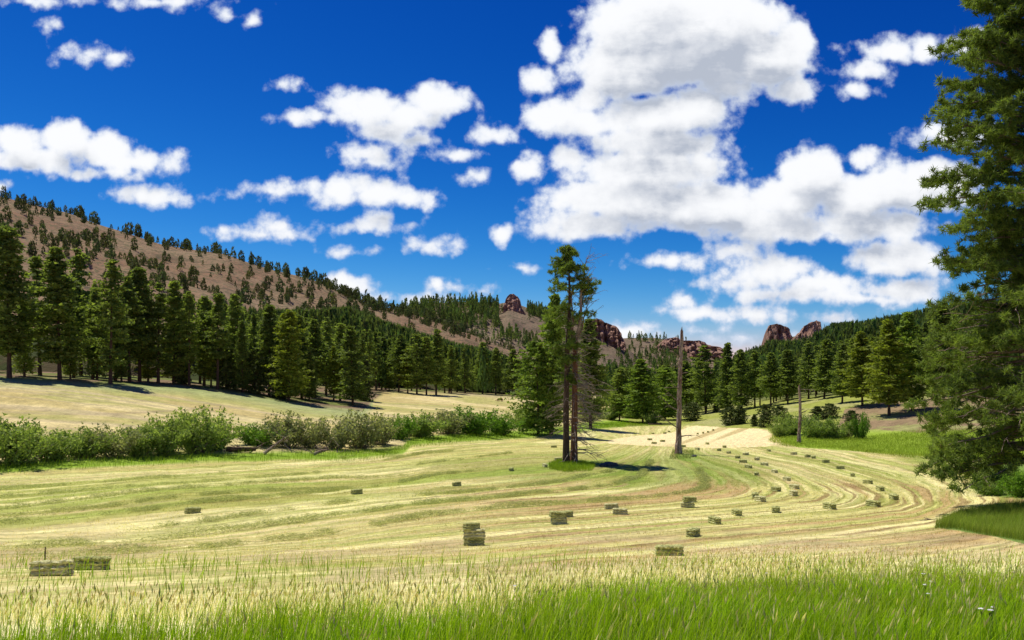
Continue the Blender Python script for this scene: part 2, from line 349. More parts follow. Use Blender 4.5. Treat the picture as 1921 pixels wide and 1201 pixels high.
# mowing lines: rows of equal number run parallel around the field
LINES = [(11, [(1440,826),(1560,846),(1700,872),(1800,900),(1850,935),(1800,975),(1600,1005),(1300,1035),(900,1065),(400,1100),(0,1120)]),
 (10, [(1420,832),(1560,855),(1660,878),(1740,905),(1765,938),(1740,960),(1600,980),(1400,1000),(1200,1020),(900,1050),(400,1080),(0,1095)]),
 (8.5, [(1360,842),(1450,858),(1560,880),(1640,903),(1700,925),(1722,945),(1690,958),(1500,970),(1300,985),(1100,1003),(900,1025),(600,1045),(300,1062),(0,1078)]),
 (7, [(1340,846),(1430,862),(1500,880),(1580,910),(1620,932),(1600,948),(1500,958),(1300,972),(1150,985),(1000,995),(850,1012),(600,1034),(300,1050),(0,1062)]),
 (5.5, [(1325,850),(1400,868),(1460,885),(1520,912),(1550,928),(1530,940),(1430,948),(1300,960),(1100,978),(950,985),(800,998),(600,1022),(300,1040),(0,1052)]),
 (4, [(1300,852),(1370,872),(1420,895),(1450,915),(1440,930),(1350,942),(1200,952),(1000,968),(860,976),(740,990),(600,1010),(400,1030),(0,1045)]),
 (3, [(1290,856),(1340,880),(1375,905),(1390,920),(1360,932),(1240,942),(1100,952),(950,964),(800,977),(700,992),(560,1014),(300,1034),(0,1040)]),
 (2, [(1298,868),(1312,885),(1324,905),(1320,917),(1240,931),(1180,936),(1000,948),(862,962),(797,969),(722,982),(628,1001),(493,1017),(310,1030),(133,1036),(0,1036)]),
 (1, [(1225,858),(1222,868),(1212,885),(1190,900),(1080,920),(937,934),(844,941),(765,949),(694,960),(607,971),(460,993),(340,1008),(213,1018),(0,1026)]),
 (0, [(1180,868),(1160,882),(1100,893),(1050,905),(956,915),(881,924),(746,934),(680,939),(567,953),(433,972),(283,993),(0,1008)]),
 (-1, [(1080,880),(960,895),(850,905),(750,915),(567,927),(433,940),(340,948),(187,967),(0,985)]),
 (-2, [(1060,870),(940,880),(825,890),(746,907),(607,920),(467,925),(290,938),(83,965),(0,970)]),
 (-3, [(1000,862),(860,878),(760,893),(671,904),(417,912),(283,922),(80,947),(0,957)]),
 (-4, [(980,852),(860,866),(720,880),(547,892),(300,905),(160,920),(0,935)]),
 (-5, [(1000,842),(880,850),(700,868),(423,888),(143,910),(0,918)]),
 (-6, [(1050,832),(900,838),(760,852),(600,870),(300,885),(0,902)]),
 (-7, [(1150,822),(1000,826),(860,832),(740,846),(480,872),(0,893)])]
def dens(poly, step=40):
    P = np.array(poly, float); o = []
    for a, b in zip(P[:-1], P[1:]):
        n = max(1, int(np.hypot(*(b - a)) / step)); o += [a + (b - a) * t / n for t in range(n)]
    return np.array(o + [P[-1]])
_pts, _val = [], []
for v, pl in LINES:
    q = dens(pl, 70); _pts.append(q); _val += [v] * len(q)
_pts = np.concatenate(_pts) * [1, 3.0]; _val = np.array(_val, float)
_K = np.linalg.norm(_pts[:, None] - _pts[None], axis=-1) + 0.0
_w = np.linalg.solve(_K - np.eye(len(_K)) * 30.0, _val)
def Sfield(px, py):
    Q = np.stack([px, py * 3.0], -1); out = np.empty(len(Q))
    for k in range(0, len(Q), 20000):
        out[k:k + 20000] = np.linalg.norm(Q[k:k + 20000, None] - _pts[None], axis=-1) @ _w
    return out
def poly_dist(px, py, pl, ys=2.6):
    """distance in photo pixels (rows weighted) to a polyline"""
    P = np.array(pl, float) * [1, ys]; Q = np.stack([px, py * ys], -1); best = np.full(len(Q), 1e9)
    for a, b in zip(P[:-1], P[1:]):
        ab = b - a; t = np.clip(((Q - a) @ ab) / (ab @ ab), 0, 1); best = np.minimum(best, np.linalg.norm(Q - (a + t[:, None] * ab), axis=1))
    return best
def inpoly(px, py, pl):
    P = np.array(pl, float); c = np.zeros(len(px), bool); n = len(P); j = n - 1
    for i in range(n):
        xi, yi = P[i]; xj, yj = P[j]
        c ^= ((yi > py) != (yj > py)) & (px < (xj - xi) * (py - yi) / (yj - yi + 1e-9) + xi); j = i
    return c
# columns and rows of the ground sheet
pc = np.concatenate([np.linspace(-1500, -60, 60)[:-1], np.linspace(-60, 1981, 860), np.linspace(1981, 3400, 60)[1:]])
dr = np.concatenate([np.linspace(.4, 20, 90)[:-1], np.exp(np.linspace(np.log(20), np.log(300), 480))[:-1], np.exp(np.linspace(np.log(300), np.log(9000), 60))])
PX, DD = np.meshgrid(pc, dr, indexing='ij'); PXf, Df = PX.ravel(), DD.ravel()
Zf = zg(PXf, Df); Xf = (PXf - CX) / F * Df
PYf = row(PXf, Df, Zf)
BENCH = [(-200,892),(0,884),(180,872),(400,862),(640,858),(755,850),(772,832),(860,826),(1000,818),(1050,812),(1130,800),(1170,797),(1185,790)]   # near edge of the creek thicket
def bench_row(px): return np.interp(px, [p[0] for p in BENCH], [p[1] for p in BENCH])
def band(seed, s, x, y, fq, fx=.02, lo=.35, hi=.65): return sstep(vn(s * fq, x * fx + y * fx, seed), lo, hi)
def mix(a, b, t): return a * (1 - t[:, None]) + np.asarray(b) * t[:, None]
def field_color(px, py, x, y):
    n = len(px); S = Sfield(px, py)
    Sw = S + (fbm(x * .12, y * .12, 3) - .5) * .35
    straw, pale, olive, brown, green = (.54, .50, .18), (.74, .67, .31), (.33, .385, .08), (.42, .29, .125), (.175, .245, .032)
    c = np.tile(np.array(straw), (n, 1))
    # where regrowth shows
    gw = np.clip(1 - np.abs(py - np.interp(px, [0, 600, 1000, 1250, 1450, 1700, 1850], [950, 925, 895, 875, 868, 872, 890])) / np.interp(px, [0, 900, 1200, 1700, 1850], [75, 66, 52, 36, 30]), 0, 1)
    gw = np.clip(gw * 1.5, 0, 1)
    c = mix(c, olive, gw * (.62 + .38 * band(11, Sw, x, y, 1.3, .015, .25, .7)))
    mid = np.clip(1 - np.hypot((px - 1270) / 210, (py - 885) / 42), 0, 1) ** .5
    mid2 = np.clip(1 - np.hypot((px - 1120) / 330, (py - 882) / 34), 0, 1) ** .5
    c = mix(c, green, np.clip(np.maximum(mid, mid2 * .8) * (.55 + .8 * band(12, Sw, x, y, 1.9, .02, .2, .6)), 0, .85))
    c = mix(c, green, .55 * sstep(px, 1380, 1500) * sstep(py, 905, 870) * band(13, Sw, x, y, 2.2, .015, .4, .6))
    calm = 1 - .75 * np.clip(np.maximum(mid, mid2) * 1.4, 0, 1)
    c = mix(c, pale, .75 * calm * band(14, Sw, x, y, 2.1, .012, .52, .68))
    c = mix(c, pale, .6 * calm * band(17, Sw, x, y, 7.0, .03, .60, .75))
    br = 1.25 * sstep(px, 700, 1300) * sstep(py, 895, 930) + .35
    c = mix(c, brown, np.clip(br, 0, 1) * .85 * band(15, Sw, x, y, 2.8, .02, .50, .68))
    c = mix(c, (.25, .165, .065), .8 * np.clip(br, 0, 1) * band(16, Sw, x, y, 8.0, .04, .64, .78))
    c = mix(c, (.23, .25, .05), .55 * band(19, Sw, x, y, 11.0, .05, .66, .8))
    c = mix(c, olive, .4 * band(18, Sw, x, y, 6.0, .05, .58, .75))
    # pinkish stubble nearer
    c = mix(c, (.45, .34, .20), .5 * sstep(py, 985, 1020) * sstep(fbm(x * .25, y * .25, 21), .45, .65))
    # pale far lobe
    lobe = inpoly(px, py, [(1140,826),(1190,818),(1260,812),(1300,799),(1400,799),(1440,808),(1450,818),(1470,832),(1440,838),(1340,841),(1200,836),(1140,832)])
    l = lobe.astype(float)
    c = mix(c, mix(np.tile(np.array((.76, .64, .34)), (n, 1)), (.48, .38, .17), sstep(vn((px + py * 2.6) * .045, py * .02, 31), .58, .75)), .9 * l)
    return c, S
def ground_color(px, py, x, y, d):
    n = len(px)
    wob = (fbm(x * .15, y * .15, 5) - .5)
    c, S = field_color(px, np.clip(py, 780, 1140), x, y)
    # creek bank and the bench beyond it
    br_ = bench_row(px) + wob * 6
    beyond = (py < br_) & (px < 1185)
    bench = np.tile(np.array((.46, .38, .15)), (n, 1))
    nb = fbm(x * .05, y * .12, 41)
    bench = mix(bench, (.36, .36, .11), sstep(nb, .42, .62) * .8)
    bench = mix(bench, (.64, .54, .26), sstep(fbm(x * .04, y * .16, 43), .5, .66) * .8)
    bench = mix(bench, (.36, .28, .16), .7 * sstep(np.abs(py - (772 + (px - 0) * -.004) - 6 * np.sin(px * .01)), 3, 0) * (px < 420))
    bench = mix(bench, (.40, .33, .19), .6 * sstep(vn(y * .55, x * .01, 45), .62, .8))
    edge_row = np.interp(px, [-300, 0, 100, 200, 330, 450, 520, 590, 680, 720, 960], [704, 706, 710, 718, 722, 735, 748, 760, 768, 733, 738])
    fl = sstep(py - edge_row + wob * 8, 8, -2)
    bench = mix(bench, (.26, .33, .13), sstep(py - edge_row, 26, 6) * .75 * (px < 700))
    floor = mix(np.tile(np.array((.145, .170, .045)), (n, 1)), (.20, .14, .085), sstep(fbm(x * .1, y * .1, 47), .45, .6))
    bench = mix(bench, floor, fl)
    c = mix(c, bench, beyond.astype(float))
    lush = sstep(np.abs(py - (br_ - 4)), 12, 4) * (px < 1190)
    c = mix(c, (.20, .34, .02), lush * .9)
    # far end of the valley and the right bank
    far = (py < np.interp(px, [1180, 1300, 1440, 1470, 1500, 1700, 1800, 1921], [800, 799, 806, 832, 840, 853, 862, 866]) + wob * 3) & (px >= 1180)
    fc = np.tile(np.array((.27, .30, .06)), (n, 1))
    fc = mix(fc, (.33, .33, .12), sstep(fbm(x * .06, y * .06, 51), .45, .62))
    fc = mix(fc, (.27, .38, .04), sstep(px, 1440, 1480) * sstep(py, 800, 815))
    bk = inpoly(px, py, [(1572,800),(1585,768),(1640,757),(1720,735),(2300,700),(2300,820),(1921,800),(1720,812),(1640,805),(1600,812)])
    fc = mix(fc, mix(np.tile(np.array((.25, .17, .105)), (n, 1)), (.27, .27, .10), sstep(fbm(x * .2, y * .2, 53), .45, .65)), bk * .9)
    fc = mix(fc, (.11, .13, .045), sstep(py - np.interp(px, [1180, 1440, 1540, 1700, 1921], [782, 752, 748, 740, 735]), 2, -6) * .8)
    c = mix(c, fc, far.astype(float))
    # near bank under the tall grass
    gb = np.interp(px, [-1500, 0, 480, 960, 1200, 1400, 1921, 3400], [1160, 1156, 1140, 1106, 1080, 1062, 1064, 1064]) + wob * 14
    c = mix(c, (.78, .71, .36), sstep(py, gb - 60, gb + 10) * .85)
    c = mix(c, (.17, .26, .015), sstep(py, gb + 55, gb + 85))
    rg = inpoly(px, py + wob * 8, [(1755,990),(1790,965),(1850,952),(2600,930),(2600,1030),(1930,1022),(1840,1004)])
    c = mix(c, (.13, .21, .04), rg * .95)
    g2 = sstep(px + wob * 40, 1815, 1850) * sstep(py - 926 - (px - 1835) * .12 + wob * 10, 3, -3) * sstep(py, 858, 866)
    c = mix(c, (.13, .23, .035), g2 * .9)
    # regrowth ring under the pair of pines and below the snag
    for (cx_, cy_, rx_, ry_, a_) in [(1075, 871, 60, 9, .85), (1290, 858, 26, 8, .6), (1310, 882, 40, 16, .25)]:
        c = mix(c, (.16, .27, .035), a_ * sstep(np.hypot((px - cx_) / rx_, (py - cy_) / ry_) + wob * .5, 1, .6))
    g = (fbm(x * 1.3, y * 1.3, 61, 3) - .5) * .30 + 1
    return np.clip(c * g[:, None] * [1.07, 1.07, 1.10], .01, .92), S
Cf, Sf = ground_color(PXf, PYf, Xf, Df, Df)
Zf = Zf + (fbm(Xf * .8, Df * .8, 71, 2) - .5) * .05 * np.clip(Df / 30, 0, 1)
nc, nr = len(pc), len(dr)
ii, jj = np.meshgrid(np.arange(nc - 1), np.arange(nr - 1), indexing='ij'); b0 = (ii * nr + jj).ravel()
m, T, out = newmat('meadow_ground')
at = T.new('ShaderNodeAttribute', attribute_name='Col'); sa = T.new('ShaderNodeAttribute', attribute_name='Row')
geo = T.new('ShaderNodeNewGeometry')
sc_ = T.new('ShaderNodeCombineXYZ'); T.put(sc_.inputs[0], sa.outputs['Fac']); spx = T.new('ShaderNodeSeparateXYZ'); T.l.new(geo.outputs['Position'], spx.inputs[0])
T.put(sc_.inputs[1], T.math('MULTIPLY', spx.outputs[0], .06)); T.put(sc_.inputs[2], T.math('MULTIPLY', spx.outputs[1], .06))
st = T.noise(sc_.outputs[0], 5.5, 6, .7, .3)                    # streaks along the mowing direction
fn = T.noise(geo.outputs['Position'], 2.6, 6, .68)
ff = T.noise(geo.outputs['Position'], 14, 4, .7)
f = T.math('ADD', T.math('MULTIPLY', T.math('SUBTRACT', st, .5), 1.35), T.math('MULTIPLY', T.math('SUBTRACT', fn, .5), 1.1))
f = T.math('ADD', f, T.math('MULTIPLY', T.math('SUBTRACT', ff, .5), .9))
f = T.math('ADD', f, 1.0)
col = T.vec('MULTIPLY', at.outputs['Color'], T.new('ShaderNodeCombineXYZ').outputs[0])
cx3 = T.new('ShaderNodeCombineXYZ'); [T.put(cx3.inputs[k], f) for k in range(3)]
col = T.vec('MULTIPLY', at.outputs['Color'], cx3.outputs[0])
dmt = T.new('ShaderNodeBsdfPrincipled'); T.put(dmt.inputs['Base Color'], col); dmt.inputs['Roughness'].default_value = .95; dmt.inputs['Specular IOR Level'].default_value = .1
bp = T.new('ShaderNodeBump'); bp.inputs['Strength'].default_value = .55; bp.inputs['Distance'].default_value = .18
T.put(bp.inputs['Height'], T.math('ADD', T.math('MULTIPLY', st, .8), T.math('ADD', fn, T.math('MULTIPLY', ff, .35)))); T.l.new(bp.outputs[0], dmt.inputs['Normal'])
T.l.new(dmt.outputs[0], out.inputs[0]); M['ground'] = m
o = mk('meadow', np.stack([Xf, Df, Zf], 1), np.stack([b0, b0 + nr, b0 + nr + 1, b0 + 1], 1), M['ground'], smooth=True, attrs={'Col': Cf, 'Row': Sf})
tag(o, kind='structure')

# ------------------------------------------------------------------ hills
def hill_mat(name, soil, scree, green, gthr):
    m, T, out = newmat(name); geo = T.new('ShaderNodeNewGeometry'); p = geo.outputs['Position']
    a = T.noise(p, .012, 6, .6); b = T.noise(p, .05, 6, .65); d = T.noise(p, .35, 5, .7)
    c = T.mix(T.ramp(a, (.38, .62)), c4(soil), c4(scree)); c = T.mix(T.ramp(b, (.52, .64, 0, .75)), c, c4([x * .52 for x in scree]))
    c = T.mix(T.ramp(d, (gthr, gthr + .08, 0, .75)), c, c4(green)); e_ = T.noise(p, .16, 5, .7); c = T.mix(T.ramp(e_, (.55, .63, 0, .8)), c, c4(.085, .075, .045))
    c = T.mix(T.ramp(d, (.30, .42, .4, 0)), c, c4([x * 1.5 for x in soil]))
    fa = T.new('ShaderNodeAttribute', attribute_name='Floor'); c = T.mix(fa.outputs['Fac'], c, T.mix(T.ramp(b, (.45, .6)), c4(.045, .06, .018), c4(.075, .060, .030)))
    q = T.new('ShaderNodeBsdfPrincipled'); T.put(q.inputs['Base Color'], c); q.inputs['Roughness'].default_value = .95; q.inputs['Specular IOR Level'].default_value = .1
    bp = T.new('ShaderNodeBump'); bp.inputs['Strength'].default_value = .8; bp.inputs['Distance'].default_value = 3
    T.put(bp.inputs['Height'], T.math('ADD', b, T.math('MULTIPLY', d, .4))); T.l.new(bp.outputs[0], q.inputs['Normal']); T.l.new(q.outputs[0], out.inputs[0]); return m
HILLS = []
FLINE = ([-600, 0, 300, 400, 500, 560, 620, 650, 690, 720, 760, 800, 850, 900, 950, 1000, 1100], [620, 625, 632, 622, 612, 606, 604, 600, 618, 630, 634, 648, 664, 678, 692, 705, 722])
def hill(name, sky_pts, base_pts, mat, rough=6, seed=0, conv=.8, back=1.6, floor=None):
    """sky_pts: (px, row, distance) of the crest; base_pts: (px, row, distance) of the foot"""
    S_ = np.array(sky_pts, float); B_ = np.array(base_pts, float)
    px = np.arange(S_[0, 0], S_[-1, 0] + 1, 6.0)
    ds, ys = np.interp(px, S_[:, 0], S_[:, 2]), np.interp(px, S_[:, 0], S_[:, 1])
    db, yb = np.interp(px, B_[:, 0], B_[:, 2]), np.interp(px, B_[:, 0], B_[:, 1])
    k = np.exp(-.5 * (np.arange(-6, 7) / 3.) ** 2); k /= k.sum(); smv = lambda v: np.convolve(np.pad(v, 6, mode='edge'), k, 'valid')
    zs = (HY - ys) / F * ds; zb = (HY - yb) / F * db; ds, db, zb = smv(ds), smv(db), smv(zb); zs = (HY - ys) / F * ds
    t = np.linspace(0, 1, 70); t2 = np.linspace(0, 1, 16)[1:]
    D = np.concatenate([db[:, None] + (ds - db)[:, None] * t[None], ds[:, None] * (1 + (back - 1) * t2[None])], 1)
    Zc = zb[:, None] + (zs - zb)[:, None] * (t[None] ** conv)
    Zb = zs[:, None] + (-30 - zs)[:, None] * (t2[None] ** 1.6)
    Z = np.concatenate([Zc, Zb], 1); X = (px[:, None] - CX) / F * D
    env = np.concatenate([np.sin(pi * t) ** .7, np.zeros(15)])[None]
    Z = Z + (fbm(X * .014, D * .014, seed) - .5) * rough * 2.4 * env + (fbm(X * .06, D * .06, seed + 9) - .5) * rough * .7 * env
    rw = HY - F * Z / D; fl_ = np.zeros_like(Z)
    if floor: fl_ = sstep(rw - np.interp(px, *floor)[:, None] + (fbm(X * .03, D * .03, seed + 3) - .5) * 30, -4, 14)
    n1, n2 = Z.shape; a, b = np.meshgrid(np.arange(n1 - 1), np.arange(n2 - 1), indexing='ij'); b0 = (a * n2 + b).ravel()
    o = mk(name, np.stack([X, D, Z], -1).reshape(-1, 3), np.stack([b0, b0 + n2, b0 + n2 + 1, b0 + 1], 1), mat, smooth=True, attrs={'Floor': fl_.ravel()})
    tag(o, kind='structure'); HILLS.append((px, D[:, :70], Z[:, :70])); return len(HILLS) - 1
def hill_pt(h, px, t):
    P, D, Z = HILLS[h]; i = int(np.clip((px - P[0]) / 6.0, 0, len(P) - 1)); j = t * 69; j0 = int(min(j, 68)); f = j - j0
    d = D[i, j0] * (1 - f) + D[i, j0 + 1] * f; z = Z[i, j0] * (1 - f) + Z[i, j0 + 1] * f
    return ((px - CX) / F * d, d, z)
MH1 = hill_mat('dry_hillside', (.25, .150, .092), (.275, .195, .118), (.115, .115, .055), .50)
MH2 = hill_mat('far_dry_hillside', (.205, .145, .10), (.24, .175, .12), (.11, .115, .065), .50)
MH3 = hill_mat('wooded_hillside', (.13, .13, .055), (.18, .165, .075), (.08, .10, .035), .5)
H1 = hill('hill', [(-1400,120,620),(-600,230,650),(-300,300,680),(0,368,700),(60,384,700),(130,400,705),(180,420,710),(240,438,715),(300,458,720),(350,467,720),(420,476,720),(470,494,720),(520,509,720),(570,520,720),(600,530,725),(650,552,730),(700,572,740),(750,583,750),(800,598,760),(850,614,770),(900,634,780),(950,654,790),(985,670,800),(1020,700,800),(1060,735,800)],
   [(-1400,690,230),(0,694,240),(400,716,260),(700,728,380),(1060,740,420)], MH1, 7, 5, .9, floor=FLINE)
H2 = hill('hill', [(640,640,1150),(700,600,1150),(760,577,1150),(800,570,1150),(860,566,1150),(900,567,1150),(935,570,1150),(960,566,1150),(985,576,1150),(1020,588,1150),(1060,597,1150),(1110,612,1150),(1150,630,1150),(1190,665,1150),(1230,700,1150)],
   [(640,725,820),(1000,730,850),(1230,735,900)], MH2, 11, 23, .95)
H3 = hill('hill', [(1080,650,1700),(1130,638,1700),(1180,634,1700),(1230,634,1700),(1270,641,1700),(1300,646,1700),(1340,656,1700),(1356,668,1700),(1370,690,1700),(1400,715,1700)],
   [(1080,725,1250),(1400,728,1300)], MH2, 16, 37, .95)
H4 = hill('hill', [(1300,690,2600),(1370,672,2600),(1400,664,2600),(1440,656,2600),(1500,650,2600),(1600,640,2600)], [(1300,722,2000),(1600,722,2000)], MH3, 16, 41)
H5 = hill('hill', [(1330,720,640),(1380,700,640),(1420,672,640),(1436,655,640),(1470,634,620),(1530,626,600),(1600,622,560),(1700,616,480),(1760,610,450),(1921,590,430),(2400,540,430),(3400,480,430)],
   [(1330,748,420),(1440,745,400),(1600,735,330),(1760,735,290),(1921,735,280),(3400,700,280)], MH3, 5, 53, .9)

# rock outcrops: thick prisms grown from an outline at their true distance
def outcrop(name, label, outline, d, depth, seed):
    """outline: (px,row) across the top from one foot to the other; foot row last"""
    rs = np.random.RandomState(seed); top = np.array(outline['top'], float); foot = outline['foot']
    px = np.linspace(top[0, 0], top[-1, 0], 90); yt = np.interp(px, top[:, 0], top[:, 1]); nz = 34
    X = (px - CX) / F * d; zt = (HY - yt) / F * d; zf = (HY - np.interp(px, *zip(*foot))) / F * d - 4
    u = np.linspace(0, 1, nz); nb = 14; rows_ = []
    colz = (vn(px * .16, px * 0, seed) - .5) * depth * .30 + (vn(px * .45, px * 0, seed + 3) - .5) * depth * .16
    for k in range(nz):
        z = zf + (zt - zf) * u[k]
        lean = (1 - u[k]) * depth * .35
        y = d - depth * .5 - lean + colz + (fbm(px * .12, z * .16, seed + 5) - .5) * depth * .6
        rows_.append(np.stack([X, y, z], 1))
    for k in range(1, nb):
        v = k / nb; z = zt * (1 - v ** 2 * .9) + zf * v ** 2 * .9 if k > 1 else zt
        rows_.append(np.stack([X, d - depth * .5 + colz * (1 - v) + depth * 1.6 * v, z + (fbm(px * .3, X * 0 + k, seed + 7) - .5) * 1.5], 1))
    V = np.stack(rows_, 0); n2, n1 = V.shape[:2]; a, b = np.meshgrid(np.arange(n2 - 1), np.arange(n1 - 1), indexing='ij'); b0 = (a * n1 + b).ravel()
    o = mk(name, V.reshape(-1, 3), np.stack([b0, b0 + 1, b0 + n1 + 1, b0 + n1], 1), M['rock'], smooth=False)
    return tag(o, label, 'rock')
outcrop('rock_outcrop', 'reddish rock spire standing alone on the ridge behind the scattered junipers', {'top': [(930,598),(940,588),(946,574),(949,562),(952,557),(957,553),(964,553),(968,556),(973,560),(976,566),(979,580),(986,590),(992,602)], 'foot': [(925,600),(955,590),(992,604)]}, 1120, 26, 1)
outcrop('rock_outcrop', 'broad red cliff on the ridge just behind the pair of tall pines', {'top': [(1096,608),(1106,603),(1114,600),(1124,602),(1134,607),(1144,610),(1152,614),(1158,624),(1164,636),(1170,650)], 'foot': [(1096,640),(1130,645),(1170,656)]}, 1110, 40, 7)
outcrop('rock_outcrop', 'low dark red cliff ending the far ridge behind the tall bleached snag', {'top': [(1225,655),(1235,645),(1245,637),(1262,634),(1280,640),(1295,641),(1305,640),(1318,643),(1328,650),(1340,651),(1350,655),(1356,662),(1358,678)], 'foot': [(1225,668),(1300,672),(1358,682)]}, 1600, 50, 13)
outcrop('rock_outcrop', 'square red rock tower at the end of the wooded ridge', {'top': [(1434,650),(1436,622),(1440,611),(1450,609),(1458,610),(1464,614),(1472,615),(1478,622),(1484,640)], 'foot': [(1434,658),(1484,652)]}, 610, 14, 19)
outcrop('rock_outcrop', 'sloping red rock crag among trees beside the square rock tower', {'top': [(1476,646),(1486,634),(1498,622),(1506,612),(1516,606),(1526,603),(1532,606),(1536,618),(1540,630)], 'foot': [(1476,652),(1540,640)]}, 590, 14, 29)
# ------------------------------------------------------------------ tree makers
def rv(rs, n):
    v = rs.normal(size=(n, 3)); return v / (np.linalg.norm(v, axis=1)[:, None] + 1e-9)
def leaf_tris(rs, C, size, stretch=1.6, upbias=.0, jit=.35):
    """one small triangle per centre, randomly turned"""
    n = len(C); a = rv(rs, n); a[:, 2] = a[:, 2] * (1 - upbias) + upbias; b = np.cross(a, rv(rs, n)); b /= np.linalg.norm(b, axis=1)[:, None] + 1e-9
    s = size * (1 + jit * (rs.rand(n) - .5) * 2)[:, None]; c = np.cross(a, b)
    V = np.stack([C - b * s * .5, C + b * s * .5, C + c * s * stretch * .8], 1).reshape(-1, 3)
    return V, np.arange(n * 3).reshape(-1, 3)
def crown_points(rs, H, base, prof, nbr, ncl, rise=.15, inner=.25, gap=.0, lop=0.0, whorl=None):
    """clump centres of a conifer crown: branches leave the trunk and carry clumps"""
    t = base + (1 - base) * (np.arange(nbr) + rs.rand(nbr)) / nbr
    if whorl: t = base + (1 - base) * (np.round((t - base) / (1 - base) * whorl) + rs.normal(0, .12, nbr)) / whorl
    t = np.clip(t, base, 1.0)
    az = np.arange(nbr) * 2.39996 + rs.rand(nbr) * .9
    L = np.array([prof(v) for v in t]) * (.42 + .78 * rs.rand(nbr)) * (1 + lop * np.cos(az)); L *= (rs.rand(nbr) > gap)
    keep = L > .15; t, az, L = t[keep], az[keep], L[keep]; n = len(t)
    f = inner + (1 - inner) * (np.arange(ncl)[None] + rs.rand(n, ncl)) / ncl
    rise_ = rise * (.3 + 1.2 * (t - base) / (1 - base))[:, None] + rs.normal(0, .05, (n, 1))
    r = L[:, None] * f; aa = az[:, None] + rs.normal(0, .16, (n, ncl))
    P = np.stack([np.cos(aa) * r, np.sin(aa) * r, (H * t)[:, None] + r * rise_ - .10 * r ** 2 / (L[:, None] + .1)], -1)
    return P.reshape(-1, 3), np.stack([t, az, L], 1)
def make_crown(seed, H=25., base=.25, R=3.2, shape='pond', nbr=120, ncl=4, nq=9, size=.42, cr=.62, gap=.05, lop=0.):
    rs = np.random.RandomState(seed)
    bumps = rs.rand(9)
    def prof(t):
        s = (t - base) / (1 - base)
        if shape == 'pond': e = min(1, (s + .14) * 2.8) * (1 - s ** 1.35) ** .92 + .06
        elif shape == 'spire': e = (1 - s) ** .85 + .05
        elif shape == 'round': e = math.sqrt(max(0, 1 - (2 * (s - .42) / 1.2) ** 2)) + .06
        else: e = min(1, (s + .2) * 2.5) * (1 - s) ** .65 + .08
        return R * e * (.78 + .44 * np.interp(s * 8, np.arange(9), bumps))
    P, br = crown_points(rs, H, base, prof, nbr, ncl, gap=gap, lop=lop)
    kz = .38 + .75 * np.clip(1 - (np.repeat(P[:, 2], nq) / H - base) / (1 - base), 0, 1) ** .6
    C = np.repeat(P, nq, 0) + rs.normal(size=(len(P) * nq, 3)) * [cr * .5, cr * .5, cr * .30] * kz[:, None]
    V, Fa = leaf_tris(rs, C, size, 1.5, .25)
    return V, Fa, br
def make_trunk(seed, H, r0, br, base, lean=0., limbs=14, k=7, dead=6):
    rs = np.random.RandomState(seed + 99); mb = MB(); t = np.linspace(0, 1, 9)
    pts = np.stack([lean * t * (1 - t) * 2 + rs.normal(0, .05, 9) * t, rs.normal(0, .05, 9) * t, H * t * .985 - .5 * (t == 0)], 1)
    mb.tube(pts, r0 * (1 - t * .93) * np.where(t == 0, 1.25, 1), k, rough=.15, seed=seed)
    for i in rs.permutation(len(br))[:limbs]:
        tt, az, L = br[i]; q = np.linspace(0, .85, 4)
        mb.tube(np.stack([np.cos(az) * L * q, np.sin(az) * L * q, H * tt + L * q * .1 - .04 * (L * q) ** 2 / L], 1), .07 * (1 - q * .8), 4, cap=False)
    for i in range(dead):
        z = H * base * rs.uniform(.35, 1.1); az = rs.rand() * 6.28; L = rs.uniform(.5, 1.8); q = np.linspace(0, 1, 4)
        mb.tube(np.stack([np.cos(az) * L * q, np.sin(az) * L * q, z - .35 * L * q ** 2], 1), .04 * (1 - q * .8), 4, cap=False)
    return mb
PROTO = {}
def proto_pine(key, seed, mat, H=25., base=.25, R=3.2, shape='pond', r0=.36, bark='bark', **kw):
    V, Fa, br = make_crown(seed, H, base, R, shape, **kw)
    c = mk('crown', V, Fa, M[mat], link=False)
    t = make_trunk(seed, H, r0, br, base).build('trunk', M[bark], link=False)
    PROTO[key] = (c.data, t.data, H, R)
for k, a in enumerate([(9,.24,3.4,'pond'),(10,.12,3.5,'cone'),(11,.32,3.2,'pond'),(12,.18,3.3,'pond')]):
    proto_pine(f'open{k}', a[0] * 17, 'needle', base=a[1], R=a[2], shape=a[3], nbr=74, ncl=6, nq=12, size=.38, cr=.72, gap=.22, lop=.3)
for k, a in enumerate([(1,.17,3.6,'pond'),(2,.14,3.3,'pond'),(3,.20,3.1,'cone'),(4,.08,3.5,'cone'),(5,.25,3.4,'pond'),(6,.06,3.2,'spire'),(7,.13,2.8,'cone'),(8,.28,3.3,'pond')]):
    proto_pine(f'pine{k}', a[0] * 11, 'needle', base=a[1], R=a[2], shape=a[3], nbr=112, ncl=5, nq=13, size=.38, cr=.78, gap=.12)
proto_pine('yellow0', 301, 'needle_yellow', base=.06, R=3.9, shape='cone', nbr=170, ncl=5, nq=8, size=.42)
proto_pine('yellow1', 302, 'needle_yellow', base=.14, R=3.9, shape='pond', nbr=160, ncl=5, nq=8, size=.42)
proto_pine('bushy0', 303, 'needle_mid', base=.05, R=4.8, shape='round', nbr=170, ncl=6, nq=8, size=.45)
proto_pine('bushy1', 304, 'needle_mid', base=.10, R=4.6, shape='pond', nbr=170, ncl=6, nq=8, size=.45)
proto_pine('juniper0', 305, 'juniper', H=8, base=.02, R=2.6, shape='round', nbr=90, ncl=5, nq=9, size=.30, cr=.4, r0=.2)
proto_pine('juniper1', 306, 'juniper', H=8, base=.02, R=2.1, shape='cone', nbr=90, ncl=5, nq=9, size=.30, cr=.4, r0=.2)
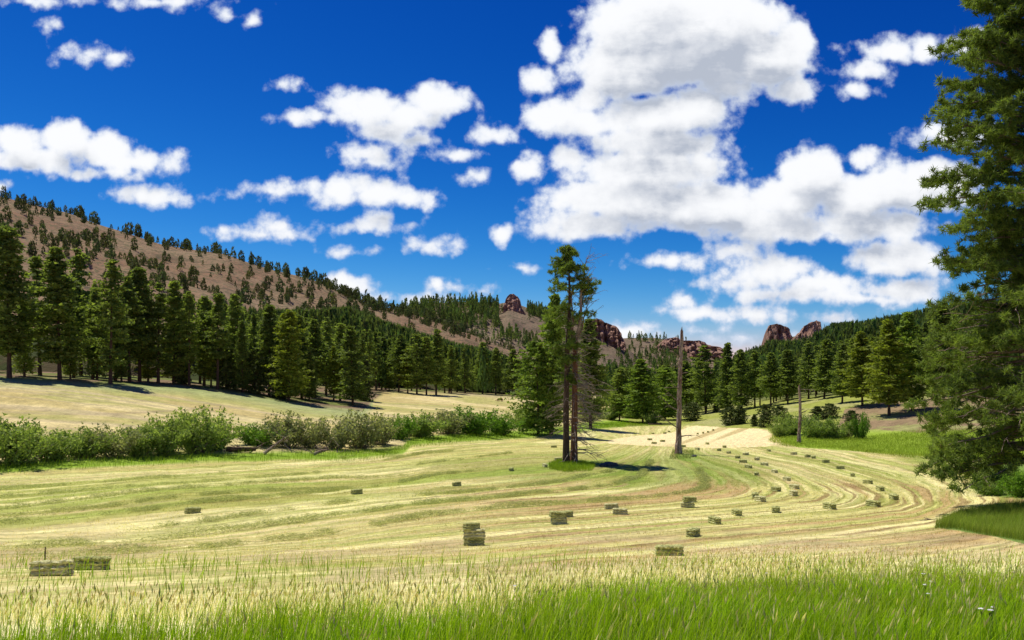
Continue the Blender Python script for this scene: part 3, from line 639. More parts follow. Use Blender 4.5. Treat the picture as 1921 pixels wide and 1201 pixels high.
def plant_tree(key, name, loc, h, w, label, cat, group=None, rz=0.):
    """w: full crown width"""
    cd, td, H, R = PROTO[key]; e = empty(name, loc, label, cat, group, rz); s = h / H; q = w / (2 * R * 1.02)
    e.scale = (q, q, s)
    ln = rsT.normal(0, 1, 2) * (.018 if h > 9 else 0); e.rotation_euler = (ln[0], ln[1], rz)
    for nm, dta in (('crown', cd), ('trunk', td)):
        o = bpy.data.objects.new(nm, dta); COL.objects.link(o); o.parent = e
        if nm == 'trunk': k_ = min(1.0, 1.05 * s / q) if q > 0 else 1; o.scale = (k_, k_, 1)
    return e
rsT = np.random.RandomState(77)
def front(px, by, ty, wpx, key, label, name='pine_tree', cat='tree', group=None, dmin=60):
    p = gpt(px, by, dmin); h = (by - ty) / F * p.y; w = wpx / F * p.y * (1.28 if name == 'pine_tree' else 1.1)
    plant_tree(key, name, (p.x, p.y, p.z - .1), h, w, label, cat, group, rsT.rand() * 6.28)
    cover.append((px, wpx, by, ty, p.y))
cover = []
GE = 'pines along the edge of the upper meadow'
front(18, 709, 428, 120, 'pine0', 'tallest pine at the far left end of the treeline, dark thick trunk', group=GE)
front(75, 704, 482, 80, 'open2', 'dark pine filling the gap between the tallest edge pine and the reddish trunks', group=GE)
front(112, 713, 462, 105, 'pine1', 'broad pine with a cluster of reddish trunks at its foot', group=GE)
front(152, 705, 470, 85, 'open0', 'pine just right of the reddish trunk cluster, crown touching its neighbour', group=GE)
front(207, 720, 488, 88, 'open1', 'pine standing foremost on the meadow edge with a leaning dark trunk', group=GE)
front(243, 716, 520, 60, 'pine7', 'slimmer pine right of the leaning dark trunk', group=GE)
front(262, 716, 502, 70, 'pine2', 'pointed pine with its top above the slimmer pine beside it', group=GE)
front(297, 719, 532, 66, 'open3', 'straight thick trunked pine with the longest shadow on the pale grass', group=GE)
front(326, 720, 528, 70, 'pine3', 'very dark conical pine, its top against the bare brown slope', group=GE)
front(355, 724, 548, 56, 'open0', 'pine with reddish lower trunk left of the densest shade', group=GE)
front(383, 724, 556, 50, 'pine6', 'narrow pine between the dark conical pine and the yellow green one', group=GE)
front(408, 730, 550, 62, 'open2', 'tall pine with several bare trunks below it where the bank begins', group=GE)
front(440, 730, 552, 60, 'pine3', 'blackish pine above the start of the bare bank', group=GE)
front(478, 738, 655, 62, 'juniper0', 'low brownish green juniper bush under the blackish pine', 'juniper_tree', group='junipers')
front(505, 742, 572, 56, 'pine2', 'pine just left of the yellow green one', group=GE)
front(541, 752, 582, 72, 'yellow0', 'bright yellow green pine with foliage down to the bank', group=GE)
front(566, 748, 590, 50, 'pine5', 'dark pine tucked right behind the yellow green one', group=GE)
front(591, 746, 600, 58, 'pine7', 'pine with a short orange trunk on the bare bank', group=GE)
front(612, 742, 596, 54, 'open3', 'pine behind the orange trunk, thin stem showing', group=GE)
front(638, 752, 606, 50, 'pine1', 'pine above the dark hollow of the bank', group=GE)
front(662, 760, 612, 66, 'pine3', 'dark pine at the tip of the bank, branches sweeping to the ground', group=GE)
front(716, 731, 632, 42, 'pine1', 'first pine beyond the open corner of the meadow', group=GE)
front(748, 736, 628, 44, 'pine7', 'slender stemmed pine beyond the meadow corner', group=GE)
front(782, 740, 626, 46, 'open1', 'pine with several pale trunks on the meadow edge', group=GE)
front(800, 741, 632, 40, 'pine2', 'dark pine right of the pale trunks', group=GE)
front(818, 741, 618, 48, 'pine0', 'last pine of the group casting shade on the pale far meadow', group=GE)
for a in [(46,706,560,44,'pine5','young pine at the foot of the tallest pine'),(132,711,600,40,'pine3','half grown pine under the broad pine beside the reddish trunks'),(182,712,560,44,'pine5','narrow half grown pine left of the leaning dark trunk'),(228,716,600,40,'pine3','small conical pine right of the leaning dark trunk'),(278,716,590,44,'yellow0','small lighter green pine left of the thick straight trunk'),
 (343,721,625,34,'juniper1','low dark undergrowth tree by the very dark conical pine'),(396,726,610,44,'yellow1','lighter green mid sized pine before the bare trunks'),(424,730,640,36,'juniper0','undergrowth juniper between the bare trunks'),(455,736,600,40,'pine5','slim pine just before the brownish juniper'),(524,748,650,40,'juniper1','dull juniper touching the yellow green pine'),(580,752,660,36,'pine3','small dark pine on the bank before the orange trunk'),(626,752,650,34,'yellow1','small light green pine over the dark hollow'),(684,752,668,30,'juniper1','low tree on the outer side of the bank tip'),
 (730,733,668,28,'pine3','young pine beyond the meadow corner'),(765,738,650,34,'yellow1','lighter pine among the pale trunks')]: front(*a, group=GE)
front(905, 739, 642, 34, 'pine2', 'pine at the back of the far meadow strip', group=GE)
front(930, 740, 652, 34, 'pine4', 'pine with light trunks behind the red machine', group=GE)
front(962, 742, 655, 44, 'pine1', 'pine at the end of the far meadow beside the bushy pines', group=GE)
GM = 'pines on the valley floor'
front(1010, 816, 642, 86, 'bushy0', 'bushy light green pine just left of the pair of tall trunks', group=GM)
front(1034, 815, 554, 86, 'bushy1', 'tall leafy pine behind the pair of tall trunks', group=GM)
front(1108, 804, 598, 82, 'pine1', 'dark pine seen through the dead branches of the tall pair', group=GM)
front(1162, 790, 690, 56, 'pine0', 'small pine between the tall pair and the round crowned pine', group=GM)
front(1206, 794, 674, 78, 'bushy1', 'round crowned pine left of the tall bleached snag', group=GM)
front(1248, 788, 690, 56, 'bushy0', 'pine directly left of the tall bleached snag', group=GM)
front(1288, 776, 676, 50, 'pine4', 'pine right behind the tall bleached snag', group=GM)
front(1324, 776, 648, 68, 'open1', 'tall broad pine right of the tall bleached snag', group=GM)
front(1363, 772, 642, 44, 'pine5', 'pointed spire pine whose tip stands against the notch of blue sky', group=GM)
front(1390, 770, 656, 46, 'pine3', 'dark pine right of the pointed spire pine', group=GM)
front(1416, 764, 658, 46, 'open0', 'pine on the green slope left of the thin snag', group=GM)
front(1446, 762, 662, 44, 'pine7', 'open crowned pine at the edge of the green slope', group=GM)
front(1478, 758, 656, 46, 'pine2', 'pine just left of the thin snag', group=GM)
front(1517, 748, 640, 44, 'open3', 'pine just right of the thin snag', group=GM)
front(1546, 748, 636, 48, 'pine6', 'dark pine where the wood meets the brown bank', group=GM)
front(1580, 756, 645, 50, 'pine1', 'pine behind the willow clump, lowest branches near the bank', group=GM)
front(1618, 762, 622, 76, 'yellow1', 'yellow green broad pine on the brown bank', group=GM)
front(1668, 780, 600, 92, 'yellow1', 'largest yellow green pine with a bare lower trunk on the brown bank', group=GM)
front(1712, 770, 585, 80, 'bushy1', 'dark pine partly behind the big near pine', group=GM)
front(1770, 770, 575, 90, 'pine0', 'pine mostly hidden by the big near pine', group=GM)
front(1298, 790, 756, 36, 'juniper0', 'round dark bush right behind the foot of the tall snag', 'juniper_tree', 'bush', group='junipers')
front(1343, 774, 756, 18, 'juniper1', 'small upright dark juniper under the spire pine', 'juniper_tree', 'bush', group='junipers')
front(1368, 798, 764, 34, 'juniper0', 'left one of two touching junipers at the end of the hay field', 'juniper_tree', 'bush', group='junipers')
front(1388, 796, 760, 34, 'juniper1', 'right one of two touching junipers at the end of the hay field', 'juniper_tree', 'bush', group='junipers')
front(1415, 800, 777, 18, 'juniper1', 'smallest juniper beside the rounder one near the willows', 'juniper_tree', 'bush', group='junipers')
front(1437, 801, 759, 36, 'juniper0', 'rounded juniper with bare lower stems near the willows', 'juniper_tree', 'bush', group='junipers')
front(1463, 792, 762, 30, 'juniper0', 'juniper behind the left end of the right hand willows', 'juniper_tree', 'bush', group='junipers')
front(1533, 786, 762, 34, 'juniper1', 'dull green juniper behind the willow clump', 'juniper_tree', 'bush', group='junipers')
front(1556, 784, 757, 36, 'juniper0', 'brighter green juniper behind the willow clump', 'juniper_tree', 'bush', group='junipers')
front(1598, 800, 770, 30, 'juniper0', 'juniper on the foot of the brown bank', 'juniper_tree', 'bush', group='junipers')

# ---- the woods behind: candidates over ground and hills, the largest become trees of their own
cand = []
TL = {0: ([-600, 0, 300, 400, 600, 800, 1000, 1180, 1440, 1500, 1760, 3400], [380, 440, 545, 565, 600, 640, 675, 690, 672, 655, 600, 480]),
 1: ([-600, 0, 300, 400, 450, 593, 653, 720, 793, 850, 910, 977, 1060, 1330, 1380, 1430, 1437, 1480, 1500, 1545, 1560, 1620, 1700, 1760, 3400], [560, 590, 600, 590, 580, 583, 577, 603, 627, 643, 657, 677, 700, 690, 668, 650, 640, 640, 638, 618, 608, 603, 590, 575, 440]),
 3: ([600, 938, 942, 990, 994, 1090, 1096, 1175, 1180, 1285, 1290, 1360, 1364, 2000], [300, 300, 606, 606, 300, 300, 652, 652, 300, 300, 672, 672, 300, 300])}
def cand_add(x, y, z, h, w, kind):
    if kind in TL:
        px_ = CX + F * x / y; lim = np.interp(px_, *TL[kind])
        if HY - F * (z + h) / y < lim + 6 * vn(np.array([px_ * .2]), np.array([y]), 7)[0]:
            h2 = (HY - lim) / F * y - z
            if h2 < h * .62: return
            w *= h2 / h; h = h2
    cand.append((x, y, z, h, w, kind))
rsW = np.random.RandomState(5)
def edge_row(px): return np.interp(px, [-1500, 0, 100, 200, 330, 450, 520, 590, 680, 720, 830, 1000, 1180, 1300, 1440, 1500, 1560, 1640, 1700, 1921, 3400], [695, 702, 706, 714, 720, 730, 738, 742, 738, 731, 739, 742, 786, 776, 760, 745, 744, 750, 752, 735, 690])
def fill_ground(px0, px1, d0, d1, spacing, hr):
    y = d0
    while y < d1:
        x0, x1 = (px0 - CX) / F * y, (px1 - CX) / F * y
        for x in np.arange(x0, x1, spacing):
            xx, yy = x + rsW.uniform(-.45, .45) * spacing, y + rsW.uniform(-.45, .45) * spacing
            px = CX + F * xx / yy; z = float(zg(px, yy))
            if row(px, yy, z) < edge_row(px) and yy > 150: cand_add(xx, yy, z, rsW.uniform(*hr), rsW.uniform(6, 9), 0)
        y += spacing
fill_ground(-500, 1180, 165, 440, 8.5, (17, 26))
fill_ground(1180, 2500, 255, 460, 8.0, (15, 24))
def fill_hill(h, px0, px1, n, dens_f, hr, kind=1, tw=(.42, .62)):
    P, D, Z = HILLS[h]
    for _ in range(n):
        px = rsW.uniform(px0, px1); t = rsW.rand(); x, y, z = hill_pt(h, px, t)
        p = dens_f(px, HY - F * z / y, t, x, y)
        if rsW.rand() < p: hh = rsW.uniform(*hr) * (1.0 if kind else 1); cand_add(x, y, z, hh, hh * rsW.uniform(*tw), kind)
def dh1(px, r, t, x, y):
    if r > np.interp(px, *FLINE): return .9
    cl = vn(np.array([x * .022]), np.array([y * .022]), 91)[0]; sl = fbm(np.array([x * .06]), np.array([y * .06]), 92)[0]
    return .085 + .19 * (cl > .50) * (sl > .42) + (.55 if 608 < px < 770 and t > .84 else 0) + .5 * (t > .955) * (vn(np.array([x * .04]), np.array([0.]), 93)[0] > .35)
def split_h1():
    P, D, Z = HILLS[H1]
    for _ in range(9500):
        px = rsW.uniform(-500, 1050); t = rsW.rand(); x, y, z = hill_pt(H1, px, t); r = HY - F * z / y
        p = dh1(px, r, t, x, y)
        if rsW.rand() > p: continue
        if r > np.interp(px, *FLINE): h = rsW.uniform(13, 21); cand_add(x, y, z, h, h * .32, 1)
        else: h = (3.0 + 5.5 * rsW.rand() ** 1.6) * (1.2 if t > .95 else 1); cand_add(x, y, z, h, h * rsW.uniform(.45, .75), 2)
split_h1()
def dh2(px, r, t, x, y):
    top = np.interp(px, [700, 760, 860, 940, 1000, 1110], [575, 570, 562, 568, 585, 605])
    if px < 935 and r < top + 52: return .75
    if px > 980 and r < top + 10: return .7
    if px < 850: return .5
    c = vn(np.array([x * .018]), np.array([y * .018]), 95)[0]
    return .04 + .30 * (c > .62)
fill_hill(H2, 660, 1200, 5200, dh2, (8, 15), 3, (.35, .5))
def dh3(px, r, t, x, y):
    c = vn(np.array([x * .012]), np.array([y * .012]), 96)[0]; return .10 + .4 * (c > .55) + .5 * (t > .95) * (px < 1255)
fill_hill(H3, 1110, 1360, 1700, dh3, (10, 17), 3, (.35, .5))
fill_hill(H4, 1330, 1560, 1000, lambda *a: .9, (13, 22), 3, (.4, .55))
fill_hill(H5, 1345, 3200, 6500, lambda px, r, t, x, y: .95 if vn(np.array([x * .03]), np.array([y * .03]), 97)[0] > .18 else .2, (11, 19), 1, (.32, .42))
# keep what can be seen: walk from near to far with the skyline of what stands in front
cand = np.array(cand); cpx = CX + F * cand[:, 0] / cand[:, 1]; ctop = HY - F * (cand[:, 2] + cand[:, 3]) / cand[:, 1]; cbot = HY - F * cand[:, 2] / cand[:, 1]
order = np.argsort(cand[:, 1]); sky_row = np.full(1200, 2000.); keep = []
bins = lambda px: int(np.clip((px + 1500) / 5, 0, 1199))
cov = sorted(cover, key=lambda c: c[4]); ci = 0
for i in order:
    while ci < len(cov) and cov[ci][4] < cand[i, 1]:
        c = cov[ci]; ci += 1
        for b in range(bins(c[0] - c[1] * .28), bins(c[0] + c[1] * .28) + 1): sky_row[b] = min(sky_row[b], c[3] + (c[2] - c[3]) * .15)
    half = F * cand[i, 4] / cand[i, 1] * .3; bb = range(bins(cpx[i] - half), bins(cpx[i] + half) + 1); hp = F * cand[i, 3] / cand[i, 1]
    if ctop[i] < min(2000, max(sky_row[b] for b in bb)) - hp * .04 or (cand[i, 5] == 0 and rsW.rand() < .22) or (cand[i, 5] == 2):
        keep.append(i)
        for b in bb: sky_row[b] = min(sky_row[b], ctop[i] + hp * .22)
keep = np.array(keep)
inview = (cpx[keep] > -40) & (cpx[keep] < 1760)
big = keep[inview][np.argsort(-(F * cand[keep[inview], 3] / cand[keep[inview], 1]))][:232]
bigset = set(big.tolist())
MARKS = [(-60, 'the tallest edge pine, beyond the picture edge'), (18, 'the tallest pine at the end of the treeline'), (75, 'the gap left of the reddish trunks'), (112, 'the reddish trunk cluster'), (152, 'the pine right of the reddish trunks'), (207, 'the leaning dark trunk'), (250, 'the pointed pine right of the leaning trunk'), (297, 'the straight thick trunk with the longest shadow'), (326, 'the very dark conical pine'), (355, 'the pine left of the densest shade'), (408, 'the bare trunks where the bank begins'), (445, 'the blackish pine above the bank'), (500, 'the brownish juniper'), (541, 'the yellow green pine'), (591, 'the orange trunk on the bank'), (638, 'the dark hollow of the bank'), (670, 'the dark pine at the tip of the bank'), (716, 'the open corner of the meadow'), (765, 'the pale trunks on the meadow edge'), (818, 'the last group on the far meadow'), (870, 'the shaded part of the far meadow'), (930, 'the red machine'), (985, 'the bushy light green pine'), (1050, 'the pair of tall trunks'), (1104, 'the dead branches of the tall pair'), (1162, 'the smooth willow end'), (1206, 'the round crowned pine'), (1260, 'the tall bleached snag'), (1324, 'the broad pine right of the tall snag'), (1363, 'the pointed spire pine'), (1403, 'the juniper pair'), (1446, 'the open crowned pine'), (1497, 'the thin snag'), (1546, 'the start of the brown bank'), (1585, 'the pale willow clump'), (1618, 'the yellow green broad pine'), (1668, 'the largest yellow green pine'), (1720, 'the edge of the big near pine')]
ORD = ['nearest', 'second', 'third', 'fourth', 'fifth', 'sixth', 'seventh', 'eighth', 'ninth', 'tenth', 'eleventh', 'twelfth', 'thirteenth', 'fourteenth', 'fifteenth', 'sixteenth', 'seventeenth', 'eighteenth', 'nineteenth', 'twentieth']
def mark_of(px): return min(range(len(MARKS)), key=lambda k: abs(MARKS[k][0] - px))
seen_n = {}
big = np.array(sorted(big, key=lambda i: cand[i, 1]))
for i in big:
    x, y, z, h, w, kd = cand[i]; key = ('pine%d' % rsW.randint(8)) if rsW.rand() < .6 else 'open%d' % rsW.randint(4)
    px = cpx[i]; k_ = (mark_of(px), kd == 0); seen_n[k_] = seen_n.get(k_, 0) + 1; n_ = ORD[min(seen_n[k_], 20) - 1]
    if kd == 0 and px < 1180:
        lab, g = ('tall dark pine standing in shade behind the front row at the upper meadow', 'pines behind the front row of the left wood')
    elif kd == 0: lab, g = ('dark pine standing in the dense wood at the end of the valley', 'pines behind the front row of the right wood')
    elif px < 1180: lab, g = ('pine with its pointed top showing in the forest below the bare brown hillside', 'pines on the slope below the bare hillside')
    else: lab, g = ('pine on the wooded slope below the square red rock tower', 'pines on the slope below the rock tower')
    lab = (n_ + (' pine back in the wood behind ' if kd == 0 else ' pine up the wooded slope above ') + MARKS[mark_of(px)][1])
    plant_tree(key, 'pine_tree', (x, y, z - .2), h, w, lab, 'tree', g, rsW.rand() * 6.28)
# the rest, too many and too small to be told apart: one object
def lod(seed, H, R, shape, ntri, base=.08, size=None):
    rs = np.random.RandomState(seed); n = ntri; t = base + (1 - base) * rs.rand(n) ** 1.15; s = (t - base) / (1 - base)
    e = {'cone': (1 - s) ** .75 + .06, 'round': np.sqrt(np.clip(1 - (2 * (s - .4) / 1.25) ** 2, 0, 1)) + .05}[shape]
    a = rs.rand(n) * 6.28; hh_ = 1; lump = .75 + .5 * vn(a * 1.6, t * 9, seed); r = R * e * lump * (.55 + .45 * rs.rand(n))
    C = np.stack([np.cos(a) * r, np.sin(a) * r, H * t], 1); V, Fa = leaf_tris(rs, C, size or (2.6 * R / math.sqrt(n) * 1.6), 1.5, .25)
    tv = np.array([[.012, 0, 0], [-.006, .01, 0], [-.006, -.01, 0], [0, 0, .8]]) * [1, 1, H]
    return V, Fa
L1 = [lod(s, 1., .5, 'cone', 260, .12, .11) for s in (1, 2, 3, 4)]; L2 = [lod(s, 1., .5, 'round', 190, .03, .17) for s in (5, 6, 7)]; L3 = [lod(s, 1., .5, 'cone', 90, .06, .18) for s in (8, 9, 10)]
def merge_far(idx, pick, name, label, mat):
    Vs, Fs, n, Cs = [], [], 0, []
    for i in idx:
        x, y, z, h, w, kd = cand[i]; V, Fa = pick(kd); a = rsW.rand() * 6.28
        R = np.array([[cos(a), sin(a), 0], [-sin(a), cos(a), 0], [0, 0, 1]])
        Vs.append(((V * [w, w, h]) @ R + [x, y, z - .2]).astype(np.float32)); Fs.append(Fa + n); n += len(V)
        g = rsW.uniform(.72, 1.3); tint = np.array([g * rsW.uniform(.9, 1.2), g, g * rsW.uniform(.85, 1.15)]); Cs.append(np.repeat(tint[None], len(V), 0))
    o = mk(name, np.concatenate(Vs), np.concatenate(Fs), mat, attrs={'Tint': np.concatenate(Cs)})
    return tag(o, label, 'trees', kind='stuff')
M['needle_wood'] = leaf_mat('wooded_slope_needles', (.062, .115, .034), (.15, .225, .058), .06, .45, .0, (.24, .32, .09), attr='Tint')
M['needle_scrub'] = leaf_mat('hillside_juniper', (.050, .080, .028), (.105, .140, .048), .06, .36, .0, (.15, .19, .065), attr='Tint')
rest = [i for i in keep if i not in bigset]
merge_far([i for i in rest if cand[i, 5] == 2], lambda k: L2[rsW.randint(3)] if rsW.rand() < .6 else L3[rsW.randint(3)], 'hillside_trees', 'small junipers and pines scattered over the bare brown hillside', M['needle_scrub'])
merge_far([i for i in rest if cand[i, 5] in (0, 1)], lambda k: L1[rsW.randint(4)], 'forest', 'dense dark green conifer forest covering the lower slopes', M['needle_wood'])
merge_far([i for i in rest if cand[i, 5] == 3], lambda k: L3[rsW.randint(3)], 'distant_forest', 'tiny conifers on the far ridges around the red rocks', M['needle_wood'])
print('CAND', len(cand), 'KEEP', len(keep), 'min big px', F * cand[big[-1], 3] / cand[big[-1], 1])

# ------------------------------------------------------------------ willow thicket
def bush_mesh(seed, nst=34, ncl=9, nq=17, size=.22, spread=1.0, H=5., upright=.5, wild=.25):
    rs = np.random.RandomState(seed); az = rs.rand(nst) * 6.28; tilt = np.sqrt(rs.rand(nst)) * 1.15 * (1 - upright * .35)
    L = H * (.72 + .3 * rs.rand(nst)) * (1 - .18 * tilt); f = .12 + .88 * (np.arange(ncl)[None] + rs.rand(nst, ncl)) / ncl
    r = (L * np.sin(tilt))[:, None] * f ** 1.15 * spread * 1.25; z = (L * np.cos(tilt * .85))[:, None] * f ** .9
    P = np.stack([np.cos(az)[:, None] * r, np.sin(az)[:, None] * r, z], -1) + rs.normal(0, .12, (nst, ncl, 3))
    P[..., :2] += (rs.rand(nst, 1, 2) - .5) * H * .5
    C = np.repeat(P.reshape(-1, 3), nq, 0) + rs.normal(size=(nst * ncl * nq, 3)) * wild * [1.2, 1.2, 1.0]; C[:, 2] = np.abs(C[:, 2]) + .05
    V, Fa = leaf_tris(rs, C, size, 1.9, .1)
    mb = MB()
    for i in range(0, nst):
        q = np.stack([np.concatenate([[P[i, 0, 0] * .3], P[i, ::2, 0]]), np.concatenate([[P[i, 0, 1] * .3], P[i, ::2, 1]]), np.concatenate([[-.2], P[i, ::2, 2]])], 1)
        mb.tube(q, np.linspace(.05, .015, len(q)), 4, cap=False)
    return V, Fa, mb
BUSH = {}
for key, mat, kw in [('willow0', 'willow', {}), ('willow1', 'willow', dict(spread=1.15)), ('willow2', 'willow', dict(wild=.3)), ('grey0', 'willow_grey', dict(upright=.9, nq=9, size=.22)), ('grey1', 'willow_grey', dict(upright=.7, nq=9, size=.22)), ('bright0', 'bright_leaf', dict(spread=1.1)), ('bright1', 'bright_leaf', {})]:
    V, Fa, mb = bush_mesh(len(BUSH) * 13 + 5, **kw); f_ = mk('foliage', V, Fa, M[mat], link=False); s_ = mb.build('stem', M['twig'], link=False)
    BUSH[key] = (f_.data, s_.data, np.abs(V[:, :2]).max() * .86, np.percentile(V[:, 2], 99.5))
def bush(px, by, ty, wpx, key, label, name='willow_bush', cat='bush', group='willow bushes along the creek', dmin=60):
    by, ty = (by - 14, ty - 3) if px < 1200 else (by, ty)
    p = gpt(px, by, dmin); h = (by - ty) / F * p.y * 1.02; w = wpx / F * p.y * 1.3; fd, sd_, R, H = BUSH[key]
    e = empty(name, (p.x, p.y, p.z - .1), label, cat, group, rsT.rand() * 6.28); e.scale = (w / 2 / R, w / 2 / R, h / H)
    for nm, dta in (('foliage', fd), ('stem', sd_)):
        o = bpy.data.objects.new(nm, dta); COL.objects.link(o); o.parent = e
for a in [(-60,888,795,150,'willow1','willow at the very end of the thicket, cut off by the picture edge'),
 (32,884,790,140,'willow0','large light green willow at the left end of the creek thicket'),
 (100,878,822,90,'willow2','low willow right of the large light green one'),
 (158,873,808,100,'willow1','olive willow where the bright grass strip begins to widen'),
 (212,871,800,90,'grey1','greyish willow in the middle of the left thicket'),
 (262,869,802,90,'willow2','rounded willow left of the two highest ones'),
 (312,867,788,96,'willow0','second highest willow of the left thicket'),
 (368,863,770,118,'willow1','highest willow of the left thicket, bright green on its sunny side'),
 (402,859,800,56,'bright1','small bright green bush at the foot of the highest willow'),
 (486,850,798,84,'bright0','bright green bush behind the fallen logs'),
 (540,853,776,100,'grey0','grey green willow behind the leaning log'),
 (588,855,790,70,'grey1','grey twiggy willow between the leaning log and the bleached brush pile'),
 (632,857,792,84,'grey0','grey willow right above the bleached brush pile'),
 (672,855,774,100,'grey1','highest grey willow in the middle of the creek thicket'),
 (714,848,784,70,'grey0','grey willow with yellowish tips left of the bright grass point'),
 (745,838,786,60,'bright1','dark bright bush behind the bright grass point'),
 (788,834,778,86,'willow0','pale willow right of the bright grass point'),
 (840,828,772,78,'grey1','dusky grey willow left of the bright green mound'),
 (890,828,768,98,'bright0','bright green mound shaped willow with the glossiest leaves'),
 (936,829,782,64,'bright1','low dark footed bush ending the bright green mound'),
 (984,814,768,76,'willow1','willow left of the pair of tall trunks'),
 (1018,810,774,50,'willow2','small willow close to the pair of tall trunks'),
 (1104,806,770,66,'grey0','grey willow showing through the dead branches'),
 (1142,801,768,66,'willow0','willow just right of the dead branches'),
 (1184,799,769,62,'willow1','smooth rounded willow at the right end of the creek thicket'),
 (1222,796,776,34,'willow2','little willow beyond the end of the creek thicket'),
 (1462,820,793,40,'willow2','lowest willow at the left end of the clump around the thin snag'),
 (1482,816,776,56,'willow0','tall willow left of the thin snag'),
 (1524,822,780,62,'willow1','pale willow right of the thin snag'),
 (1562,824,786,60,'willow0','broad pale willow at the right end of the clump around the thin snag'),
 (1590,822,800,30,'grey1','small grey bush at the foot of the brown bank')]: bush(*a)
bush(1614, 824, 776, 30, 'bright1', 'single bright green sapling on the grass before the brown bank', 'sapling', 'small tree', None)
bush(1862, 930, 893, 70, 'bright0', 'bright green bush under the lowest branches of the near pine', 'leafy_bush', 'bush', 'leafy bushes under the near pine', 50)
bush(1912, 932, 880, 80, 'bright1', 'taller leafy bush at the trunk of the near pine', 'leafy_bush', 'bush', 'leafy bushes under the near pine', 50)
# ------------------------------------------------------------------ the pair of tall pines and the snags
def tip_curve(rs, p0, az, L, droop, n=7, wig=.12, up0=.2):
    """a dead limb: leaves the trunk, sags and turns up or down at the tip"""
    q = np.linspace(0, 1, n); a = az + np.cumsum(rs.normal(0, wig, n)) * .5
    r = L * q; st = np.diff(r, prepend=0)
    x = np.cumsum(np.cos(a) * st); y = np.cumsum(np.sin(a) * st); z = up0 * r - droop * L * q ** 2 + np.cumsum(rs.normal(0, .03 * L, n)) * .5
    return np.stack([p0[0] + x, p0[1] + y, p0[2] + z], 1)
def dead_limb(mb, rs, p0, az, L, droop, r0=.07, twigs=5, up0=.2):
    c = tip_curve(rs, p0, az, L, droop, 8, up0=up0); mb.tube(c, np.linspace(r0, .02, 8), 5, cap=False)
    for _ in range(twigs):
        k = rs.randint(2, 8); mb.tube(tip_curve(rs, c[k], az + rs.normal(0, .9), L * rs.uniform(.2, .5), rs.uniform(-.3, .6), 5, up0=rs.uniform(-.3, .3)), np.linspace(r0 * .45, .012, 5), 4, cap=False)
def needle_tufts(rs, C, r=.32, n=18, wid=.11, up=.35):
    """star shaped tufts of long needles"""
    m_ = len(C); d = rv(rs, m_ * n).reshape(m_, n, 3); d[..., 2] += up; d /= np.linalg.norm(d, axis=2)[..., None]
    s = r * (.75 + .5 * rs.rand(m_, n))[..., None]; c = C[:, None] + rs.normal(0, r * .18, (m_, n, 3)); w = np.cross(d, rv(rs, m_ * n).reshape(m_, n, 3)); w /= np.linalg.norm(w, axis=2)[..., None] + 1e-9
    V = np.stack([c - w * s * wid, c + w * s * wid, c + d * s], 2).reshape(-1, 3); return V, np.arange(len(V)).reshape(-1, 3)
PA = gpt(1062, 868, 90); PB = gpt(1077, 867, 90); PP = F / PA.y      # px per metre there
def up_m(r, p): return (HY - r) / F * p.y - p.z                       # height above the foot for a photo row
rs = np.random.RandomState(3)
# living pine
e = empty('ponderosa_pine', (PA.x, PA.y, PA.z - .15), 'taller living pine of the pair, full dark green top, left trunk', 'tree', 'pair of tall pines in the hay field')
mb = MB(); H = up_m(464, PA); t = np.linspace(0, 1, 14)
tx = np.interp(t, [0, .25, .5, .75, 1], [0, .0, .15, .55, .35]) ; mb.tube(np.stack([tx, t * 0, H * t - .3 * (t == 0)], 1), np.interp(t, [0, .03, .4, .8, 1], [.62, .5, .40, .2, .04]), 12, rough=.14, seed=1)
mb.build('trunk', M['bark'], e)
brs = MB(); Cl = []
def half_w(r): return np.interp(r, [462, 475, 500, 525, 550, 575, 600, 630, 660, 700, 730], [5, 18, 30, 46, 52, 48, 44, 38, 30, 20, 8]) / PP
for i in range(140):
    r = 466 + 250 * rs.rand() ** 1.35; z = up_m(r, PA); az = rs.rand() * 6.28; L = half_w(r) * rs.uniform(.45, 1.12)
    if rs.rand() < .08: continue
    x0 = np.interp(z / H, [0, .25, .5, .75, 1], [0, 0, .15, .55, .35]); c = tip_curve(rs, (x0, 0, z), az, L, .16, 6, up0=.28)
    brs.tube(c, np.linspace(.07, .02, 6), 4, cap=False)
    if r > 600 and rs.rand() < .25: continue
    for k in range(1, 6):
        for _ in range(4 if k > 3 else k // 2): Cl.append(c[k] + rs.normal(0, 1, 3) * [.30, .30, .2])
for z in np.linspace(up_m(500, PA), H, 26): Cl.append(np.array([.45, 0, z]) + rs.normal(0, .15, 3))
brs.build('branches', M['twig'], e)
V, Fa = needle_tufts(rs, np.array(Cl), .48, 20, .12); mk('crown', V, Fa, M['needle_near'], e)
mb = MB()
for i in range(46):
    r = rs.uniform(650, 835); z = up_m(r, PA); az = rs.rand() * 6.28; dead_limb(mb, rs, (0, 0, z), az, rs.uniform(1.0, 3.6), rs.uniform(.2, .8), .05, 4)
mb.build('dead_branches', M['twig'], e)
